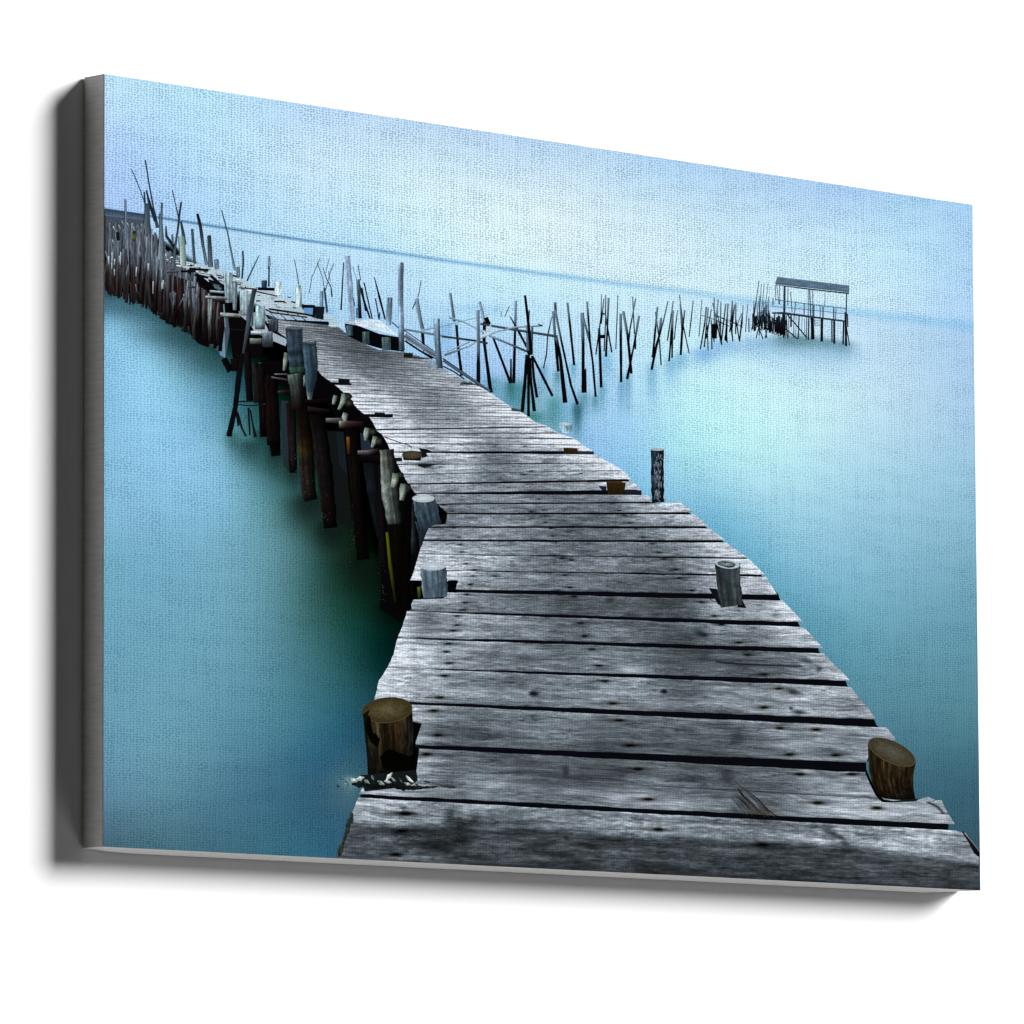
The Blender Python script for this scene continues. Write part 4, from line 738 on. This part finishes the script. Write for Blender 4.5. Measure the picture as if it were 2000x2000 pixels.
# ------------------------------------------------------------------ far end of the jetty, top left
tk = Buf()
polypatch(tk, [(206,409),(283,420),(284,440),(300,470),(330,500),(380,520),(420,545),(445,590),(450,640),(440,700),(415,676),(370,641),(330,611),(300,592),(260,586),(206,572)], (84,94,108), .0003)
polypatch(tk, [(206,520),(300,555),(380,590),(438,636),(440,690),(415,668),(370,636),(330,606),(300,588),(260,574),(206,560)], (24,22,26), .00035)
quadpatch(tk, (205,407.5),(283,418),(283,430),(205,421), (86,108,136), .0004, 20, 4, .1, ('v',.7,1.1))
thick = tk.build('stake_thicket', M_POST, walk, 'dense thicket of upright grey stakes at the far left end of the jetty')
FX = [205,250,300,340,380,420,446]; FB = [575,590,612,634,662,695,716]
b = Buf(); bands = []
for i in range(230):
    x = random.uniform(206,384); yb = np.interp(x, FX, FB)-abs(random.gauss(0,16)); yt = np.interp(x, [206,285,320,360,400], [424,436,470,505,530])+abs(random.gauss(0,32))
    if i % 3 == 0: yt += 40
    lean = random.uniform(-14,10) if i % 4 else random.uniform(-34,26); sh = random.uniform(.75,1.2); q_ = random.uniform(92,126)*sh; g = (q_, q_*1.10, q_*1.22)
    tt = random.uniform(.30,.5); dk = random.choice([(70,54,54),(46,34,38),(30,20,24),(84,76,76),(56,62,66)])
    stroke(b, [(x-lean*.5,yt),(x,(yt+yb)/2),(x+lean*.5,yb)], random.uniform(2.2,5), [(0,g),(tt,tuple(.8*v for v in g)),(min(tt+.25,.95),dk),(1,tuple(.6*v for v in dk))], .0005+.00001*(i%60), jit=.25)
b.build('stakes', M_POST, thick, 'crowded grey stakes fading to dark wet feet')
b = Buf()
for i in range(14):     # lit boards and gaps glimpsed between the stakes
    x = random.uniform(210,330); y = np.interp(x,[206,330],[500,545])+random.uniform(-22,22)
    stroke(b, [(x,y),(x+random.uniform(-2,2),y+random.uniform(8,26))], random.uniform(1.5,3), [(0,(190,205,216)),(1,(120,140,150))], .00115+.00001*i)
for i in range(6): stroke(b, [(x:=random.uniform(218,262),y:=random.uniform(425,470)),(x+4,y+8)], 2.5, [(0,(170,182,192)),(1,(110,122,130))], .00113+.00001*i)
b.build('bright_gaps', M_POST, thick, 'bright gaps between the crowded stakes')
for (p, w, c0, c1) in [((218,430,225,900),16,(110,132,160),(110,124,136)),((275,145,340,300,405,480,425,560),(8,9,9,14),(40,60,74),(60,76,90)),((405,60,440,280,480,500,520,700),(9,10,12,30),(24,44,56),(70,86,100)),((415,345,440,450,500,640),(12,24,26),(28,50,64),(40,56,72)),((395,360,405,480,410,700),(10,12,50),(50,70,84),(88,104,116)),((430,470,425,600,430,760),(30,44,60),(70,92,100),(90,104,110)),((563,460,558,620,550,760,545,1000),(12,16,34,44),(80,104,128),(130,148,160)),((545,560,560,780,560,1100),(20,40,50),(96,116,134),(110,124,134)),
 ((660,345,690,480,722,620),(10,10,14),(34,54,66),(60,80,94)),((745,455,730,560,715,700,690,860,665,1090),(12,14,14,22,34),(40,56,66),(96,114,126)),((742,640,765,760,785,860),(14,22,16),(50,72,86),(70,88,100)),((745,780,755,900,760,1060),(50,56,60),(140,164,160),(150,172,170)),((848,710,862,900,872,1040),(18,18,20),(70,88,100),(80,98,110)),((897,565,925,680,950,860,985,1050),(18,26,20,24),(22,22,30),(120,138,150)),((1008,770,1015,900,1022,1070),(32,34,44),(50,64,76),(100,120,136)),((1075,995,1080,1090),(32,30),(90,112,130),(100,120,136)),
 ((1125,535,1180,740,1250,1100),(7,12,22),(44,66,82),(110,134,150)),((1325,915,1330,1020,1318,1180),(12,12,12),(60,76,90),(30,40,52)),((1478,960,1430,1060,1365,1200),(6,10,12),(90,112,130),(60,78,94)),((1575,970,1578,1060),(18,22),(110,134,156),(130,156,176)),((1573,1080,1570,1255),(12,14),(40,48,60),(20,24,32)),((1812,1000,1835,1120,1852,1235),(6,8,9),(70,84,98),(24,30,38)),((600,680,605,780,680,880,715,940),(7,18,26,22),(60,76,92),(24,24,32)),((660,760,668,850),(12,14),(90,110,126),(100,118,130)),
 ((140,740,150,820),26,(30,32,38),(30,30,36))]:
    b = Buf(); stroke(b, A_(*p), [a*kz for a in w] if hasattr(w,'__len__') else w*kz, [(0,c0),(1,c1)], nz(.0016)); b.build('stake', M_POST, thick)
b = Buf()
stroke(b, A_(300,730,298,830), 5, [(0,(20,20,26)),(.5,(120,130,30)),(1,(60,70,40))], .0017); b.build('tangle', M_POST, thick, 'small yellow green patch among the stakes')
# white boards winding away
dk2 = Buf()
for q, c in [(A_(570,930,680,990,900,1040,1100,1090,1230,1130,1350,1200,1460,1270,1620,1290,1750,1400,1880,1470,1600,1480,1450,1420,1290,1300,1180,1280,1000,1210,880,1110,740,1070,580,1010),(176,196,208)),
 (B_(560,480,900,470,980,560,1115,605,690,585,560,545),(168,186,200)),(B_(430,640,560,620,600,700,780,790,760,850,640,800,470,720),(160,176,188)),(B_(320,520,560,540,600,600,450,660,330,560),(150,168,180)),(B_(470,330,700,370,900,470,560,500,460,420),(178,198,210))]:
    polypatch(dk2, q, c, nz(.0006))
far = dk2.build('far_boards', M_POST, walk, 'pale sunlit boards of the jetty winding away to the left')
b = Buf()
for i in range(150):
    t = random.random(); cx = np.interp(t, [0,.25,.5,.75,1], [600,860,1120,1400,1760]); cy = np.interp(t, [0,.25,.5,.75,1], [985,1080,1180,1290,1430]); sp = np.interp(t,[0,1],[28,52])
    x = cx+random.gauss(0,36); y = cy+random.gauss(0,sp*.5); ln = random.uniform(14,50)
    c = random.choice([(228,238,244),(214,226,234),(120,138,150),(60,74,88),(30,38,48),(190,206,216)])
    stroke(b, A_(x-ln/2, y-ln*.06, x+ln/2, y+ln*.10), random.uniform(.9,2.2), [(0,c),(1,c)], .0009+.00001*(i%40), step=6)
for p, w in [((1020,1150,1140,1260),26),((1010,1200,1130,1240,1150,1280),26),((820,1085,1000,1100),22),((740,1110,880,1110),20),((870,1140,1000,1170),20),((1290,1265,1460,1280),12),((1450,1300,1650,1345),11),((1620,1395,1720,1395),14),((1450,1390,1490,1390),12),((1780,1395,1932,1440),14),((1540,1470,1600,1500,1932,1545),14),((1230,1150,1290,1165),16),((1120,1240,1000,1190),14)]:
    stroke(b, A_(*p), w*kz, [(0,(18,22,30)),(1,(26,30,38))], nz(.0013))
for p in [(1560,1480,1640,1560),(1650,1490,1740,1570),(1740,1500,1830,1570),(1830,1510,1920,1575)]: stroke(b, A_(*p), 1.4, [(0,(90,106,120)),(1,(90,106,120))], .0014)
b.build('board_edges', M_POST, far, 'dark edges and bright scuffs of the far boards')
# dark timber and logs under the far boards
b = Buf()
polypatch(b, A_(570,1060,900,1090,1010,1200,1150,1290,1200,1480,1330,1560,1400,1700,1520,1800,1500,1932,1230,1932,1180,1500,1100,1640,1040,1700,1000,1830,900,1790,820,1690,740,1640,600,1600,560,1500,540,1200), (16,12,16), .0005)
for q in [(820,1330,850,1320,875,1600,862,1660),(1075,1440,1100,1440,1130,1640,1115,1650),(715,1180,735,1180,740,1290,725,1280),(585,1400,600,1390,600,1500,590,1500),(1115,1420,1150,1420,1165,1640,1150,1640),(1050,1640,1150,1650,1160,1932,1110,1900)]:
    polypatch(b, A_(*q), (108,150,166), nz(.00052))
polypatch(b, A_(1040,1230,1130,1270,1110,1290,1060,1270), (90,120,136), .0006)
b.build('under_deck', M_POST, walk, 'dark timber and water glimpsed under the far boards')
for i in range(34):
    x = np.interp(i, [0,33], [570,1130])+random.uniform(-12,12); yt = np.interp(x,[570,900,1150],[1120,1230,1440]); yb = np.interp(x,[570,700,850,1000,1130],[1570,1640,1690,1800,1880])-random.uniform(0,50)
    c = random.choice([(120,130,134),(84,84,88),(60,44,44),(40,26,28),(34,22,24)]); c2 = (20,12,14)
    b = Buf(); stroke(b, A_(x,yt,x+random.uniform(-20,20),(yt+yb)/2,x+random.uniform(-30,30),yb), random.uniform(20,42)*kz, [(0,c),(.35,c),(.75,tuple(v*.4 for v in c)),(1,c2)], nz(.0007), hi=1.35, lo=.4, jit=.3); b.build('pole', M_POST, walk)
for (p, w, c) in [((970,1355,1180,1365),28,(150,164,170)),((1010,1300,1150,1310),22,(160,176,184)),((1110,1520,1300,1530),40,(150,158,156)),((605,1115,720,1110),22,(100,104,110)),((1390,1770,1500,1770),56,(124,134,122)),((1205,1660,1350,1670),20,(40,26,26)),((1400,1690,1600,1700),36,(176,190,200)),((810,1262,880,1258),18,(90,90,94)),((1040,1385,1180,1390),26,(60,52,54))]:
    pole(A_, p, w, [(0,c),(1,tuple(.8*v for v in c))], 'beam', base=.0018, hi=1.2, lo=.35, jit=.3)
# thin twigs and poles standing behind the jetty
tw = Buf(); stroke(tw, B_(845,35,868,150,885,270), 7*kz, [(0,(60,74,88)),(1,(24,30,38))], .00022); tws = tw.build('printed_twigs', M_POST, root, 'thin leafless twigs printed behind the far part of the jetty')
for (p, w, c0, c1) in [((1088,20,1050,110,1010,200,985,350),7,(90,112,134),(44,60,76)),((1060,65,1110,200,1130,310),7,(40,54,66),(50,64,76)),((1175,20,1140,160),5,(60,76,92),(40,54,68)),((1165,140,1185,240),6,(40,50,64),(40,50,64)),((1215,70,1175,180,1160,250,1140,320),7,(60,80,96),(40,54,66)),((1115,110,1150,220,1190,290,1200,385),(5,8,10,14),(70,90,108),(24,34,44)),((1310,60,1300,250,1285,510),(10,13,16),(40,56,72),(14,18,26)),((1395,100,1440,240),5,(70,90,108),(50,64,78)),((1445,85,1470,230),8,(60,78,94),(60,78,94)),((1445,220,1455,380,1465,590),(36,32,36),(100,130,146),(14,18,26)),((1460,270,1500,420,1560,590),(14,22,16),(50,66,84),(18,22,30)),((1480,300,1520,520),18,(20,24,32),(20,24,32)),((1503,250,1540,420,1580,595),12,(24,30,38),(14,16,22)),((1600,200,1645,380,1702,600),(8,22,14),(40,54,66),(14,18,26)),((1610,400,1645,600),12,(30,40,50),(18,22,30)),((1435,490,1435,585),12,(24,30,40),(24,30,40)),((1400,390,1415,470),9,(60,76,92),(60,76,92)),((1650,530,1648,600),9,(30,40,50),(30,40,50)),((603,0,605,120),20,(130,156,180),(60,70,84)),((605,120,604,290),13,(24,30,40),(12,14,20))]:
    b = Buf(); stroke(b, B_(*p), [a*kz for a in w] if hasattr(w,'__len__') else w*kz, [(0,c0),(1,c1)], nz(.00025)); b.build('twig', M_POST, tws)

settle()
# ------------------------------------------------------------------ wall
me = bpy.data.meshes.new('wall'); me.from_pydata([(-30,0,-12),(30,0,-12),(30,0,16),(-30,0,16)], [], [(0,1,2,3)]); me.materials.append(M_WALL)
wl = link(bpy.data.objects.new('wall', me)); wl.location = (0, D, 0); wl['kind'] = 'structure'; wl['label'] = 'plain bright white wall behind the canvas'; wl['category'] = 'wall'

# ------------------------------------------------------------------ lights
def sun(name, d, strength, ang, col=(1,1,1)):
    l = bpy.data.lights.new(name, 'SUN'); l.energy = strength; l.angle = math.radians(ang); l.color = col
    o = link(bpy.data.objects.new(name, l)); v = TOW.to_3x3() @ Vector(d); o.rotation_euler = v.to_track_quat('Z', 'Y').to_euler(); o.location = v*6+Vector((0,0,CZ))
sun('key_lamp', LDIR, SUN, 30)
sun('low_fill_lamp', L2, SUN2, 30)
w = bpy.data.worlds.new('World'); S.world = w; w.use_nodes = True
w.node_tree.nodes['Background'].inputs[0].default_value = (1,1,1,1); w.node_tree.nodes['Background'].inputs[1].default_value = WORLD

# ------------------------------------------------------------------ camera
cam = bpy.data.cameras.new('camera'); co = link(bpy.data.objects.new('camera', cam)); S.camera = co
pos = -R.T @ TV; M = Matrix([[*R.T[i], pos[i]] for i in range(3)]+[[0,0,0,1]])
co.matrix_world = TOW @ M
cam.sensor_width = 36; cam.lens = F*36/2000; cam.clip_start = .1; cam.clip_end = 200
S.view_settings.view_transform = 'Standard'; S.view_settings.look = 'None'; S.view_settings.gamma = 1; S.view_settings.exposure = EXPO
S.view_settings.use_curve_mapping = False
